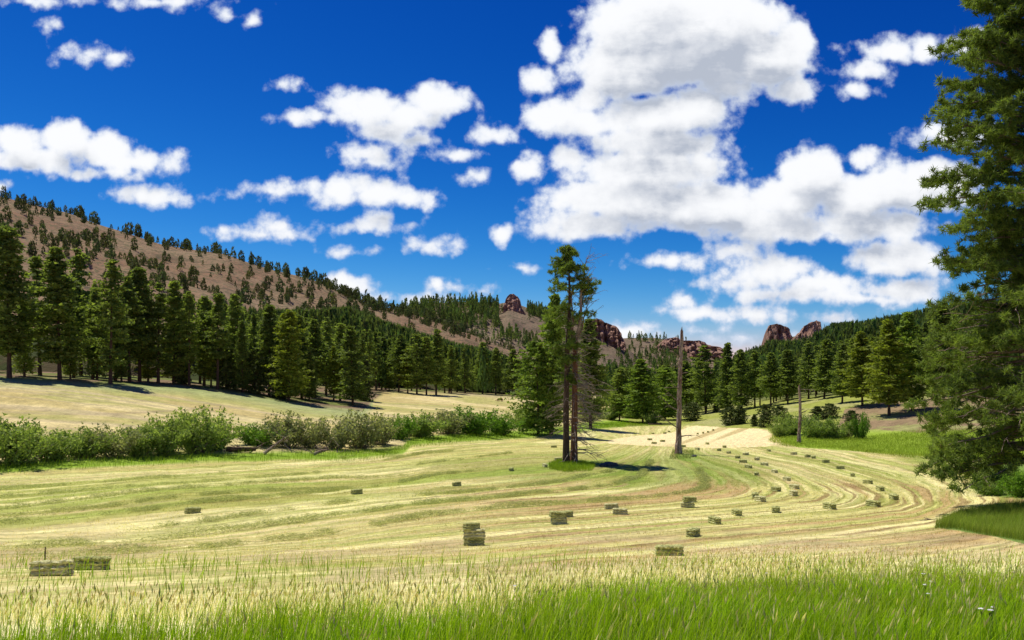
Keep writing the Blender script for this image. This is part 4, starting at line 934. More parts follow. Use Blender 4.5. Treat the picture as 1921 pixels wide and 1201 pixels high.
# half dead pine
e = empty('ponderosa_pine', (PB.x, PB.y, PB.z - .15), 'mostly dead pine of the pair, orange brown trunk forking into bare pale limbs', 'tree', 'pair of tall pines in the hay field')
mb = MB(); zf = up_m(640, PB); t = np.linspace(0, 1, 10)
mb.tube(np.stack([np.interp(t, [0, .5, 1], [-.05, .1, .15]), t * 0, zf * t - .3 * (t == 0)], 1), np.interp(t, [0, .04, 1], [.66, .54, .36]), 12, rough=.14, seed=4)
mb.build('trunk', M['bark_red'], e)
mb = MB()
def limb(pts, r0, r1):   # (px, row) traced limbs, each at the tree's own depth
    P_ = np.array([((a - 1077) / PP, -.9 * min(1, (642 - b) / 25) + rs.uniform(-.2, .2), up_m(b, PB)) for a, b in pts]); mb.tube(P_, np.linspace(r0, r1, len(P_)), 7, rough=.1)
    return P_
l1 = limb([(1078,642),(1073,630),(1072,612),(1074,600),(1073,585),(1071,560),(1074,535)], .30, .06)
l2 = limb([(1079,642),(1083,625),(1087,605),(1089,580),(1089,555),(1093,525),(1097,500),(1099,486)], .34, .04)
l3 = limb([(1080,640),(1084,632),(1091,618),(1094,596),(1100,575),(1108,560)], .18, .04)
for i in range(60):
    src = (l2, l2, l1, l3)[i % 4]; p = src[rs.randint(2, len(src))] + [0, 0, rs.uniform(-.8, .8)]; az = rs.choice([0, 3.14]) * (rs.rand() < .8) + rs.normal(0, .8)
    dead_limb(mb, rs, p, az if i % 3 else rs.normal(0, .6), rs.uniform(.6, 3.0), rs.uniform(-.5, .3), .035, 3, up0=rs.uniform(.2, .9))
mb.build('bare_limbs', M['deadwood'], e)
mb = MB()
for i in range(135):
    r = rs.uniform(620, 850) if i % 4 else rs.uniform(700, 800); z = up_m(r, PB); az = rs.normal(0, 1.0) if rs.rand() < .72 else rs.rand() * 6.28
    dead_limb(mb, rs, (0, 0, z), az, rs.uniform(1.2, 4.6) * (1 if r > 680 else .7), rs.uniform(.15, .95), .075, 6, up0=rs.uniform(0, .35))
mb.build('dead_branches', M['grey_twig'], e)
Cl = []; br2 = MB()
for i in range(22):
    r = rs.uniform(520, 575); z = up_m(r, PB); az = rs.normal(.1, .7); c = tip_curve(rs, (.8, 0, z), az, rs.uniform(.8, 2.6), .1, 6, up0=.25); br2.tube(c, np.linspace(.05, .02, 6), 4, cap=False)
    for k in (2, 3, 4, 5, 5):
        if rs.rand() < .75: Cl.append(c[k] + rs.normal(0, .22, 3))
mb2V, mb2F = needle_tufts(rs, np.array(Cl), .50, 18, .12); mk('crown', mb2V, mb2F, M['needle_near'], e); br2.build('branches', M['twig'], e)
def snag(px, by, ty, label, w0, path, limbs, seed, break_):
    rs = np.random.RandomState(seed); p = gpt(px, by, 90); pp = F / p.y; H = (by - ty) / pp
    e = empty('dead_tree', (p.x, p.y, p.z - .1), label, 'dead tree', 'bleached dead trunks in the field')
    mb = MB(); P_ = np.array([((a - px) / pp, 0, (by - b) / pp) for a, b in path]); t = P_[:, 2] / P_[-1, 2]
    tt = np.linspace(0, 1, 30); PT = np.stack([np.interp(tt, t, P_[:, k]) for k in range(3)], 1); PT[:, :2] += np.cumsum(rs.normal(0, .035, (30, 2)), 0) * .9; PT[0, 2] -= .3
    R = np.interp(tt, [0, .04, .15, .8, .95, 1], [w0 * .80, w0 * .60, w0 * .48, w0 * .36, w0 * .30, w0 * .24]); mb.tube(PT, R, 12, rough=.22, seed=seed)
    mb.build('trunk', M['deadwood'], e); mb = MB()
    for (a, b, L, az, dr, u0) in limbs: dead_limb(mb, rs, (np.interp((by - b) / pp, P_[:, 2], P_[:, 0]), 0, (by - b) / pp), az, L * 1.3, dr, .13, 4, up0=u0)
    mb.build('dead_branches', M['twig'], e); mb = MB(); tp = PT[-1]
    for k in range(5): mb.tube(np.stack([tp + [rs.normal(0, .08), rs.normal(0, .08), -.6], tp + [rs.normal(0, .12), rs.normal(0, .12), rs.uniform(.1, .7)]]), [.12, .02], 5)
    mb.build('splintered_top', M['deadwood'], e)
snag(1273, 852, 619, 'tall grey bleached snag with a broken splintered top, no bark', .94, [(1273,852),(1274,830),(1275,800),(1276,760),(1276,720),(1277,690),(1279,660),(1281,640),(1281,619)],
     [(0,805,3.2,3.3,-.1,.5),(0,818,2.6,.2,.1,.15),(0,770,2.5,3.0,-.6,.2),(0,730,1.6,3.4,-.5,.3),(0,676,1.4,.1,.7,.5),(0,668,1.8,3.2,-.4,.3),(0,690,1.2,3.1,-.6,.2),(0,755,2.2,3.3,-.3,.6),(0,840,.8,.3,.2,.1),(0,700,1.0,.4,.1,.3)], 8, 1)
snag(1499, 831, 724, 'shorter thin snag with patchy reddish bark standing at the edge of the green strip', .76, [(1499,831),(1500,810),(1500,790),(1501,770),(1501,750),(1500,735),(1500,724)],
     [(0,775,1.6,.2,-.2,.3),(0,770,1.5,.6,.5,.6),(0,730,1.8,0,0,.0),(0,790,1.3,.3,.1,.4),(0,750,1.2,3.2,.3,.1)], 9, 1)

# ------------------------------------------------------------------ the big near pine
rs = np.random.RandomState(12); BX, BY = 36.0, 57.5; BZ = float(surf_at(BX, BY))
e = empty('ponderosa_pine', (BX, BY, BZ - .2), 'huge near pine filling the side of the view, long needles and drooping low branches', 'tree')
H = 41.; mb = MB(); t = np.linspace(0, 1, 16); mb.tube(np.stack([.3 * np.sin(t * 3), 0 * t, H * t], 1), np.interp(t, [0, .03, .5, 1], [.85, .66, .42, .05]), 14, rough=.12, seed=3); mb.build('trunk', M['bark'], e)
br = MB(); Cl = []; W_ = []
def reach(z):   # crown radius by height; measured from the outline against the sky
    r = HY - F * (BZ + z) / BY
    return np.interp(r, [-250, -100, 0, 80, 150, 230, 300, 380, 420, 470, 520, 560, 640, 700, 760, 820, 880, 905], [2.0, 4.4, 5.6, 6.1, 6.9, 7.2, 8.0, 8.9, 7.8, 6.5, 6.7, 7.6, 8.1, 8.0, 7.9, 8.3, 8.4, 7.6])
for i in range(300):
    z = 2.4 + (H - 3.0) * (i + rs.uniform(-6, 7)) / 300; z = min(max(z, 2.2), H - .3); az = i * 2.39996 + rs.rand() * .8; facing = .5 - .5 * math.cos(az)        # 1 towards -X
    L = reach(z) * rs.uniform(.62, 1.04) * (1.0 if rs.rand() < .85 else .6); hf = z / H
    up0 = np.interp(hf, [0, .15, .5, 1], [.10, .12, .22, .55]); dr = np.interp(hf, [0, .15, .5, 1], [.34, .24, .18, .1])
    c = tip_curve(rs, (.3 * math.sin(hf * 3), 0, z), az, L, dr, 10, .10, up0); br.tube(c, np.linspace(.13, .025, 10), 5, cap=False)
    for k in range(3, 10):
        for s_ in (-1, 1):
            if rs.rand() < .10: continue
            ll = rs.uniform(.5, 1.5) * (1.25 - .06 * k); c2 = tip_curve(rs, c[k], az + s_ * rs.uniform(.5, 1.1), ll, rs.uniform(-.4, .4), 4, .1, rs.uniform(-.5, .75))
            br.tube(c2, np.linspace(.035, .015, 4), 3, cap=False)
            for q in (1, 2, 3, 3): Cl.append(c2[q] + rs.normal(0, .13, 3))
    Cl.append(c[-1]); Cl.append(c[-2])
br.build('branches', M['twig'], e)
V, Fa = needle_tufts(rs, np.array(Cl), .40, 30, .085, .3); mk('crown', V, Fa, M['needle_near'], e)
mb = MB()
for i in range(34): dead_limb(mb, rs, (0, 0, rs.uniform(4, 16)), rs.uniform(2.0, 5.2), rs.uniform(2, 6.5), rs.uniform(.1, .5), .05, 5, up0=.1)
mb.build('dead_branches', M['deadwood'], e)
mb = MB()
for i in range(40):
    c = np.array(Cl[rs.randint(len(Cl))]); mb.tube(np.stack([c, c + [0, 0, -.06], c + [0, 0, -.14]]), [.03, .05, .01], 6)
mb.build('cones', M['bark_red'], e)

# ------------------------------------------------------------------ hay bales
def bale_data(seed, pale):
    rs = np.random.RandomState(seed); L, Wd, Hh = 1.04, .48, .42; nx, ny, nz = 30, 12, 14
    V, Fq, off = [], [], 0
    def face(o, u, v, nu, nv):
        nonlocal off
        a, b = np.meshgrid(np.linspace(0, 1, nu + 1), np.linspace(0, 1, nv + 1), indexing='ij'); P = np.array(o) + a[..., None] * np.array(u) + b[..., None] * np.array(v)
        V.append(P.reshape(-1, 3)); i, j = np.meshgrid(np.arange(nu), np.arange(nv), indexing='ij'); k = (i * (nv + 1) + j).ravel() + off; Fq.append(np.stack([k, k + nv + 1, k + nv + 2, k + 1], -1)); off += P.shape[0] * P.shape[1]
    x, y, z = L / 2, Wd / 2, Hh
    face((-x, -y, 0), (L, 0, 0), (0, 0, z), nx, nz); face((x, y, 0), (-L, 0, 0), (0, 0, z), nx, nz); face((-x, y, 0), (0, -Wd, 0), (0, 0, z), ny, nz)
    face((x, -y, 0), (0, Wd, 0), (0, 0, z), ny, nz); face((-x, -y, z), (L, 0, 0), (0, Wd, 0), nx, ny); face((-x, y, 0), (L, 0, 0), (0, -Wd, 0), nx, ny)
    V = np.concatenate(V)
    q = V.copy(); c = np.array([0, 0, z / 2]); r = q - c
    ed = np.sort(np.abs(r) / [x, y, z / 2], axis=1); k = 1 - .10 * sstep(ed[:, 1], .72, 1.0) * sstep(ed[:, 2], .9, 1)
    r = r * k[:, None]; nrm = r / np.linalg.norm(r, axis=1)[:, None]
    d = (fbm(V[:, 0] * 9 + V[:, 1] * 5, V[:, 2] * 16 + V[:, 1] * 7, seed) - .5) * .12
    groove = np.exp(-((V[:, 2] - z * .36) / .030) ** 2) + np.exp(-((V[:, 2] - z * .70) / .030) ** 2)
    d = d - .038 * groove + .010 * np.cos((V[:, 2] / z * 3 - .5) * 2 * pi) * (V[:, 2] < z * .98)
    q = c + r + nrm * d[:, None]; q[:, 2] += .05 * (V[:, 0] / x) ** 2 * rs.uniform(-.5, .6) * (V[:, 2] / z)
    # loose stalks bristling from the sides
    n = 520; S0 = q[rs.randint(0, len(q), n)]; dv = rv(rs, n); dv = dv * .5 + (S0 - c) / np.linalg.norm(S0 - c, axis=1)[:, None] * .8; ln = rs.uniform(.03, .10, n)[:, None]; w = rv(rs, n) * .005
    T3 = np.stack([S0 - w, S0 + w, S0 + dv * ln], 1).reshape(-1, 3)
    hay = mk('hay_block', np.concatenate([q, T3]), [np.concatenate(Fq), np.arange(n * 3).reshape(-1, 3) + len(q)], M['bale_pale' if pale else 'bale'], smooth=False, link=False).data
    tw = []
    for zz in (.36, .70):
        m_ = MB(); th = np.linspace(0, 2 * pi, 41); cx_, cy_ = np.cos(th), np.sin(th); s_ = np.maximum(np.abs(cx_), np.abs(cy_)); P = np.stack([cx_ / s_ * (x - .03), cy_ / s_ * (y - .03), th * 0 + z * zz], 1); m_.tube(P, .006, 5, cap=False)
        tw.append(m_.build('twine', M['twine'], link=False).data)
    return hay, tw
BD = [bale_data(s, s >= 4) for s in range(6)]
def bale(px, by, label, group, rot=.1, pale=False, lift=0., dx=0., dy=0., roll=False, sc=1.0, at=None):
    p = Vector(at) if at else gpt(px, by, 8); x, y = p.x + dx, p.y + dy; z = float(surf_at(x, y)) - .02 + lift
    k = rsT.randint(4, 6) if pale else rsT.randint(0, 4); e = empty('hay_bale', (x, y, z), label, 'hay bale', group, rot); e.scale = (sc, sc, sc)
    # lie with the slope
    gx = float(surf_at(x + .4, y) - surf_at(x - .4, y)) / .8; gy = float(surf_at(x, y + .4) - surf_at(x, y - .4)) / .8
    e.rotation_euler = (Matrix.Rotation(rot, 3, 'Z').to_euler()); nv = Vector((-gx, -gy, 1)).normalized()
    e.rotation_euler = (nv.to_track_quat('Z', 'Y').to_matrix() @ Matrix.Rotation(rot, 3, 'Z')).to_euler() if abs(gx) + abs(gy) > 1e-4 else (0, 0, rot)
    e.rotation_euler.x += rsT.normal(0, .045); e.rotation_euler.y += rsT.normal(0, .035)
    o = bpy.data.objects.new('hay_block', BD[k][0]); COL.objects.link(o); o.parent = e
    for t_ in BD[k][1]: o = bpy.data.objects.new('twine', t_); COL.objects.link(o); o.parent = e
    return (x, y, z)
BG = 'hay bales lying in the mown field'
BW = {1022:11,857:17,669:21,361:28,1340:19,1382:17,1455:23,1556:21,1638:20,1677:14,1651:12,1628:12,1599:13,1576:11,1549:8,1526:9,1515:6,1489:11,1442:8,1490:11,1476:11,1453:9,1434:8,1420:8,1399:8,1456:12,1426:17,1417:16,1419:11,1404:8,1394:7,1384:6,1367:6,1359:9,1349:10,1308:10,1327:7}
#  px, row, label, turn, pale, scale
for a in [
 (96,1080,'largest looking pale bale, left one of the nearest two',.04,True),(171,1069,'dark sided bale, right one of the nearest two',-.05,False),
 (361,963,'bale alone among the green windrows with a pale top',.1,False),(669,927,'bale on the tan strip between two windrows in the left half',.05,False),
 (857,912,'lone bale on the green strip left of the pair of tall pines',.5,False),(959,883,'small dark bale seen end on, below the willows left of the tall pines',1.4,False),
 (1022,876,'bale just left of the grass tuft under the pair of tall pines',.15,True),(1047,864,'tiny bale against the foot of the pair of tall pines',.1,True),(1039,840,'tiny bale above and left of the pine trunks',.0,False),
 (1256,1043,'ragged dark bale nearest the tall dry grass, stalks in front of it',-.08,False),
 (1340,982,'bale next above the half end on one, below the pale track',1.0,False),(1382,967,'bale seen half end on, just above the pale track',.9,False),
 (1455,961,'dark bale of two bands on the pale track below the sharp bend',-.12,False),(1556,955,'middle bale on the pale track at the bend',-.1,False),(1638,950,'last bale on the pale track towards the near pine',-.15,False),
 (1677,937,'outermost bale, inside the widest dark curve',-.1,False),(1651,921,'second from the outermost bale in the outer row',-.1,False),(1628,908,'third bale of the outer row counted from the near pine',-.1,False),
 (1599,894,'fourth bale of the outer row counted from the near pine',-.1,False),(1576,880,'fifth bale of the outer row counted from the near pine',-.2,False),(1549,868,'sixth bale of the outer row, on pale green stubble',-.2,False),
 (1526,860,'lower one of two close small bales at the far end of the outer row',-.2,False),(1515,858,'upper one of two close small bales at the far end of the outer row',-.2,False),
 (1489,853,'small bleached bale under the thin snag',.0,True),(1442,847,'small bale on the edge between the green field and the tall green strip',.0,False),
 (1489,930,'lower one of two bleached bales stacked one above the other to the eye',.0,True),(1490,917,'upper one of two bleached bales above the pale track',.0,True),
 (1476,902,'bleached bale uphill of the two aligned bleached ones',.1,True),(1453,887,'bleached bale with a dark underside in the middle row',.3,True),(1434,873,'bleached bale higher in the middle row',-.1,True),(1420,863,'faint pale bale in the middle row',-.1,True),(1399,854,'topmost bale of the middle row',.4,True),
 (1456,922,'dark bale on a brown streak left of the two aligned bleached ones',.3,False),(1426,941,'bleached topped bale leaning on a dark one above the pale track',-.3,True),(1417,934,'dark bale half behind a bleached topped one above the pale track',.1,False),
 (1419,892,'dark bale at the lower end of the inner row',.3,False),(1404,878,'bale second from the lower end of the inner row',.5,False),(1394,868,'flat dark bale in the inner row',.6,False),(1384,860,'tiny bale at the upper end of the inner row',.5,False),(1367,851,'tiny pale bale between the inner row and the pale lobe',.0,True),
 (1359,840,'bale on the lower rim of the pale lobe, right one of two',.0,False),(1349,846,'bale on the green rim just under the pale lobe',.0,False),(1308,844,'faint bale on green stubble right of the tall snag',.0,True),
 (1327,834,'bale in the middle of the pale lobe',.0,False),(1281,839,'bale peeping out behind the foot of the tall snag',.0,False),(1227,833,'lower bale of the three left of the tall snag',.0,False),(1219,826,'left bale of the three left of the tall snag',.2,False),(1243,829,'right bale of the three left of the tall snag',.2,False),
 (1225,814.5,'leftmost of the three tiniest bales beyond the pale lobe',.1,False),(1247,813.8,'middle one of the three tiniest bales beyond the pale lobe',.0,False),(1255,811,'farthest of the three tiniest bales left of the tall snag',.0,False),
 (1309,815,'left one of the three tiny bales in a row right of the tall snag',.0,False),(1319,813.3,'middle one of the three tiny bales in a row right of the tall snag',.0,False),(1328,811.6,'right one of the three tiny bales in a row right of the tall snag',.0,False),(1338,808,'farthest bale of all, by the end of the valley',.0,False)]:
    far = a[1] < 960; p_ = gpt(a[0], a[1], 8); wm = BW.get(a[0], 0) / F * p_.y; turn = a[3]
    if wm: turn = min(np.linspace(0, 1.5, 60), key=lambda t_: abs(1.12 * cos(t_) + .5 * sin(t_) - wm)) * (1 if a[0] % 2 else -1) + rsT.normal(0, .08)
    bale(a[0], a[1], a[2], BG, turn, a[4], sc=1.12 if far else (1.0 if a[1] > 1060 else 1.05))
# stacks: each bale is a thing
b0_ = bale(889, 1024, 'bottom bale of the stack of three', 'bales of the stack of three', .05, False, sc=1.03); at_ = (b0_[0], b0_[1], b0_[2])
bale(0, 0, 'middle bale of the stack of three, pale and pushed forward', 'bales of the stack of three', -.05, True, lift=.40, dx=.03, at=at_, sc=1.06); bale(0, 0, 'short looking top bale of the stack of three', 'bales of the stack of three', .65, False, lift=.82, dx=-.13, at=at_, sc=.86)
b0_ = bale(1047, 983, 'lower bale of the crooked two bale stack', 'bales of the crooked stack and behind it', .1, True, dx=.05); bale(0, 0, 'upper bale of the crooked two bale stack, shifted to one side', 'bales of the crooked stack and behind it', .3, False, lift=.41, dx=-.12, at=b0_)
bale(1061, 970, 'bale lying right behind the crooked two bale stack', 'bales of the crooked stack and behind it', .5, False)
bale(1147, 955, 'left and farther one of the two bales lying corner to corner', 'two bales lying corner to corner', .2, True); bale(1163, 965, 'right and nearer one of the two bales lying corner to corner', 'two bales lying corner to corner', -.05, True)
b0_ = bale(1290, 952, 'lower pale bale of the two bale stack below the tall snag', 'stack of two bales below the tall snag', -.1, True); bale(0, 0, 'upper dark bale of the two bale stack below the tall snag', 'stack of two bales below the tall snag', .2, False, lift=.41, dx=.15, dy=.1, at=b0_)
bale(1300, 1006, 'dark bale seen half end on between the ragged nearest bale and the pale track', BG, 1.05, False, sc=1.12)

# ------------------------------------------------------------------ small things of the field
def strip(rs, n, base, h, w, lean, cols, seg=3, curl=.5):
    """grass blades: base (n,3), heights, widths, lean; colours root to tip"""
    az = rs.rand(n) * 6.28; ld = np.stack([np.cos(az), np.sin(az)], 1) * (lean * (.4 + rs.rand(n)))[:, None] * h[:, None]; ld[:, 0] += h * .10
    sd_ = np.stack([np.cos(az + 1.57 + rs.normal(0, .6, n)), np.sin(az + 1.57)], 1); sd_ /= np.linalg.norm(sd_, axis=1)[:, None]
    Vs = []; Cs = []
    for k in range(seg + 1):
        t_ = k / seg; c = base.copy(); c[:, :2] += ld * t_ ** (1.4 + curl); c[:, 2] += h * t_ * (1 - .16 * t_ * lean)
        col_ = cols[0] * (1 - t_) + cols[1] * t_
        if k < seg:
            ww = (w * (1 - .75 * t_ ** 1.5) * .5)[:, None]; Vs += [c + np.concatenate([sd_ * ww, np.zeros((n, 1))], 1), c - np.concatenate([sd_ * ww, np.zeros((n, 1))], 1)]; Cs += [col_, col_]
        else: Vs.append(c); Cs.append(col_)
    m_ = 2 * seg + 1; V = np.stack(Vs, 1).reshape(-1, 3); C_ = np.stack(Cs, 1).reshape(-1, 3); b = np.arange(n) * m_
    Q = np.concatenate([np.stack([b + 2 * k, b + 2 * k + 1, b + 2 * k + 3, b + 2 * k + 2], 1) for k in range(seg - 1)]) if seg > 1 else np.zeros((0, 4), int)
    T_ = np.stack([b + 2 * seg - 2, b + 2 * seg - 1, b + 2 * seg], 1); return V, Q, T_, C_, V.reshape(n, m_, 3)[:, -1]
def heads(rs, tip, ln, w, col_):
    """seed heads: slim spindles above the tips"""
    n = len(tip); az = rs.rand(n) * 6.28; tl = np.stack([np.cos(az) * .35 + .15, np.sin(az) * .35, np.ones(n)], 1); tl /= np.linalg.norm(tl, axis=1)[:, None]
    s = np.stack([np.cos(az + 1.57), np.sin(az + 1.57), az * 0], 1) * w[:, None]; s2 = np.cross(tl, s)
    P = [tip - tl * ln[:, None] * .15, tip + tl * ln[:, None] * .35 + s, tip + tl * ln[:, None] * .35 - s * .5 + s2, tip + tl * ln[:, None] * .35 - s * .5 - s2, tip + tl * ln[:, None]]
    V = np.stack(P, 1).reshape(-1, 3); b = np.arange(n) * 5; T_ = np.concatenate([np.stack([b + i, b + j, b + k], 1) for i, j, k in [(0, 1, 2), (0, 2, 3), (0, 3, 1), (4, 2, 1), (4, 3, 2), (4, 1, 3)]])
    return V, T_, np.repeat(col_, 5, 0)
class GB:
    def __init__(s): s.V = []; s.Q = []; s.T = []; s.C = []; s.n = 0
    def add(s, V, Q, T_, C_):
        s.V.append(V); s.C.append(C_); s.n0 = s.n
        if Q is not None and len(Q): s.Q.append(Q + s.n)
        s.T.append(T_ + s.n); s.n += len(V)
    def build(s, name, label, cat):
        o = mk(name, np.concatenate(s.V), ([np.concatenate(s.Q)] if s.Q else []) + [np.concatenate(s.T)], M['grass'], attrs={'Col': np.concatenate(s.C)}); return tag(o, label, cat, kind='stuff')
def vcol(rs, n, a, b, v=.25):
    t_ = rs.rand(n)[:, None]; return (np.array(a) * (1 - t_) + np.array(b) * t_) * (1 + v * rs.normal(size=(n, 1)) * .5).clip(.45, 1.7)
def gb_row(px): return np.interp(px, [-1500, 0, 480, 960, 1200, 1400, 1921, 3400], [1226, 1222, 1206, 1172, 1144, 1122, 1124, 1124])
# near bank: tall green grass, then dry seeding grass behind it
def scatter(rs, n, d0, d1, pad=6.0, px0=None, px1=None):
    d = np.sqrt(rs.rand(n) * (d1 ** 2 - d0 ** 2) + d0 ** 2); u = rs.uniform(-.62, .62, n); x = u * (d + pad)
    return x, d, CX + F * x / d
rs = np.random.RandomState(21)
g = GB(); n = 330000; x, d, px = scatter(rs, n, 6.5, 30); z = surf_at(x, d); r = row(px, d, z)
gr = sstep(r + (fbm(x * .35, d * .35, 81) - .5) * 46, gb_row(px) - 34, gb_row(px) + 14)        # 1 in the green
keepg = rs.rand(n) < (gr * .9 + .015) * np.interp(d, [6, 12, 20, 30], [.6, 1, 1, .9]); xg, dg, zg_ = x[keepg], d[keepg], z[keepg]; m_ = len(xg)
hh = rs.uniform(.22, .72, m_) * (.5 + 1.0 * fbm(xg * .8, dg * .8, 82)); pat = sstep(fbm(xg * .7, dg * .4, 83), .35, .65)[:, None]
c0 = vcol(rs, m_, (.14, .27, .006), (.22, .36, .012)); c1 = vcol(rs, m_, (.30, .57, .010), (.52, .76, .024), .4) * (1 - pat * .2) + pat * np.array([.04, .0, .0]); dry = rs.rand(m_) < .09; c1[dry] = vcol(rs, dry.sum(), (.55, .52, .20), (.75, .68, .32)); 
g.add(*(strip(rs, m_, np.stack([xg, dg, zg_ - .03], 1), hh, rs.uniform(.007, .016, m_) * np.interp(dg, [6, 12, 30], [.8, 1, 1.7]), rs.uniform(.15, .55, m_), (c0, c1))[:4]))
nh = 5200; x, d, px = scatter(rs, nh, 6.5, 22); z = surf_at(x, d); ok = row(px, d, z) > gb_row(px) - 30; x, d, z = x[ok], d[ok], z[ok]; nh = len(x)
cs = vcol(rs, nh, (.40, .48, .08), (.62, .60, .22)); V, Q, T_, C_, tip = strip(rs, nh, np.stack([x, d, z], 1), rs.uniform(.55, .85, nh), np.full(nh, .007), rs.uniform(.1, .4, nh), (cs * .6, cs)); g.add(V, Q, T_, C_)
g.add(*(lambda a: (a[0], None, a[1], a[2]))(heads(rs, tip, rs.uniform(.07, .15, nh), rs.uniform(.006, .012, nh), vcol(rs, nh, (.62, .62, .26), (.85, .80, .45)))))
g.build('tall_green_grass', 'tall green grass with pale seed heads along the near edge', 'grass')
g = GB(); n = 230000; x, d, px = scatter(rs, n, 13, 52); z = surf_at(x, d); r = row(px, d, z); gr = sstep(r + (fbm(x * .35, d * .35, 81) - .5) * 46, gb_row(px) - 30, gb_row(px) + 30)
top = np.interp(px, [-1500, 0, 500, 900, 1100, 1300, 1500, 1700, 1921, 3400], [1108, 1108, 1098, 1078, 1058, 1050, 1050, 1060, 1072, 1072]) + (fbm(x * .2, d * .2, 84) - .5) * 36
de = sstep(r, top - 34, top + 90); k_ = (rs.rand(n) < de * (1 - gr * .85)); x, d, z, de = x[k_], d[k_], z[k_], de[k_]; m_ = len(x)
h_ = (.08 + .30 * de * rs.uniform(.4, 1.2, m_)) * (.8 + .4 * fbm(x * .4, d * .4, 85)); pk = sstep(fbm(x * .3, d * .3, 86), .45, .65)[:, None] * .35
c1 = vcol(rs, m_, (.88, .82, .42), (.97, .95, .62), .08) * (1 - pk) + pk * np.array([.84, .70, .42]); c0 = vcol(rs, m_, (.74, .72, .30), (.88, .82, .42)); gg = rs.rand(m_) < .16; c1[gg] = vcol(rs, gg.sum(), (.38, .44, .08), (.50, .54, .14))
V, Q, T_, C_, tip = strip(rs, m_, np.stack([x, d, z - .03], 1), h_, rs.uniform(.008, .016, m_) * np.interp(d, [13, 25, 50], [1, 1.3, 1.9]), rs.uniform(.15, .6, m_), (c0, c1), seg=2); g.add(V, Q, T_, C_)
sel = rs.rand(m_) < .10; tp = tip[sel]; g.add(*(lambda a: (a[0], None, a[1], a[2]))(heads(rs, tp, rs.uniform(.08, .16, len(tp)), rs.uniform(.009, .017, len(tp)), vcol(rs, len(tp), (.58, .52, .28), (.74, .67, .42)))))
g.build('dry_grass', 'dry straw coloured grass with seed heads between the green grass and the mown field', 'grass')
# tall grass left along the creek, on the right strip, round the tree feet and on the near mound
g = GB()
def patch(n, poly, hr, w, ca, cb, seed, drng=(40, 330)):
    n = int(n * 2.2); w *= .55; hr = (hr[0] * .75, hr[1] * .75)
    rs = np.random.RandomState(seed); P = np.array(poly, float); got = []
    X0, X1 = P[:, 0].min(), P[:, 0].max(); xs = []
    corners = [gpt(a, b) for a, b in poly]; dmin = min(c.y for c in corners) * .98; dmax = max(c.y for c in corners) * 1.02
    N = int(n * 3.2); d = rs.uniform(dmin, dmax, N); px = rs.uniform(X0, X1, N); z = zg(px, d); r = row(px, d, z); ok = inpoly(px, r + rs.normal(0, .8, N), poly)
    px, d, z = px[ok][:n], d[ok][:n], z[ok][:n]; m_ = len(px); x = (px - CX) / F * d; h = rs.uniform(*hr, m_) * (.7 + .6 * fbm(x * .4, d * .4, seed)); 
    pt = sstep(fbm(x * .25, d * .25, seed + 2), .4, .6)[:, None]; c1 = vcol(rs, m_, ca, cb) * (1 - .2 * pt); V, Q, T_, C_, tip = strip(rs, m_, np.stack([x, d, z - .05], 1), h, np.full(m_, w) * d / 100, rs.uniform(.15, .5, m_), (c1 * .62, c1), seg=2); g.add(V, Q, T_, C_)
GA, GC = (.26, .44, .02), (.40, .56, .05)
patch(9000, [(-60,893),(0,891),(180,880),(400,868),(560,866),(640,866),(700,864),(740,858),(772,840),(860,832),(990,822),(1055,816),(1055,806),(860,818),(760,828),(740,846),(600,850),(400,853),(180,863),(0,873),(-60,877)], (.8, 1.5), .055, GA, GC, 5)
patch(2200, [(1120,804),(1215,798),(1225,792),(1150,792),(1100,800)], (.4, .8), .05, GA, GC, 6)
patch(16000, [(1440,828),(1476,838),(1560,842),(1700,858),(1800,866),(1960,868),(1960,800),(1800,806),(1700,810),(1600,822),(1450,820)], (.5, 1.1), .055, (.34, .48, .035), (.50, .60, .10), 7)
patch(2600, [(1030,880),(1060,886),(1110,884),(1118,874),(1095,866),(1050,864),(1030,870)], (.4, .85), .05, GA, GC, 8)
patch(700, [(1255,862),(1300,860),(1302,846),(1262,844)], (.3, .7), .05, (.25, .33, .08), (.35, .40, .12), 9)
patch(11000, [(1752,992),(1775,975),(1800,965),(1860,955),(1990,948),(1990,1018),(1930,1016),(1840,1003),(1790,992)], (.6, 1.15), .05, (.26, .42, .025), (.48, .56, .12), 10)
patch(3500, [(1838,925),(1870,915),(1990,925),(1990,890),(1860,890)], (.5, 1.0), .05, (.26, .50, .02), (.38, .60, .05), 11)
g.build('tall_green_grass', 'uncut bright green grass along the creek, the field edges and tree feet', 'grass')
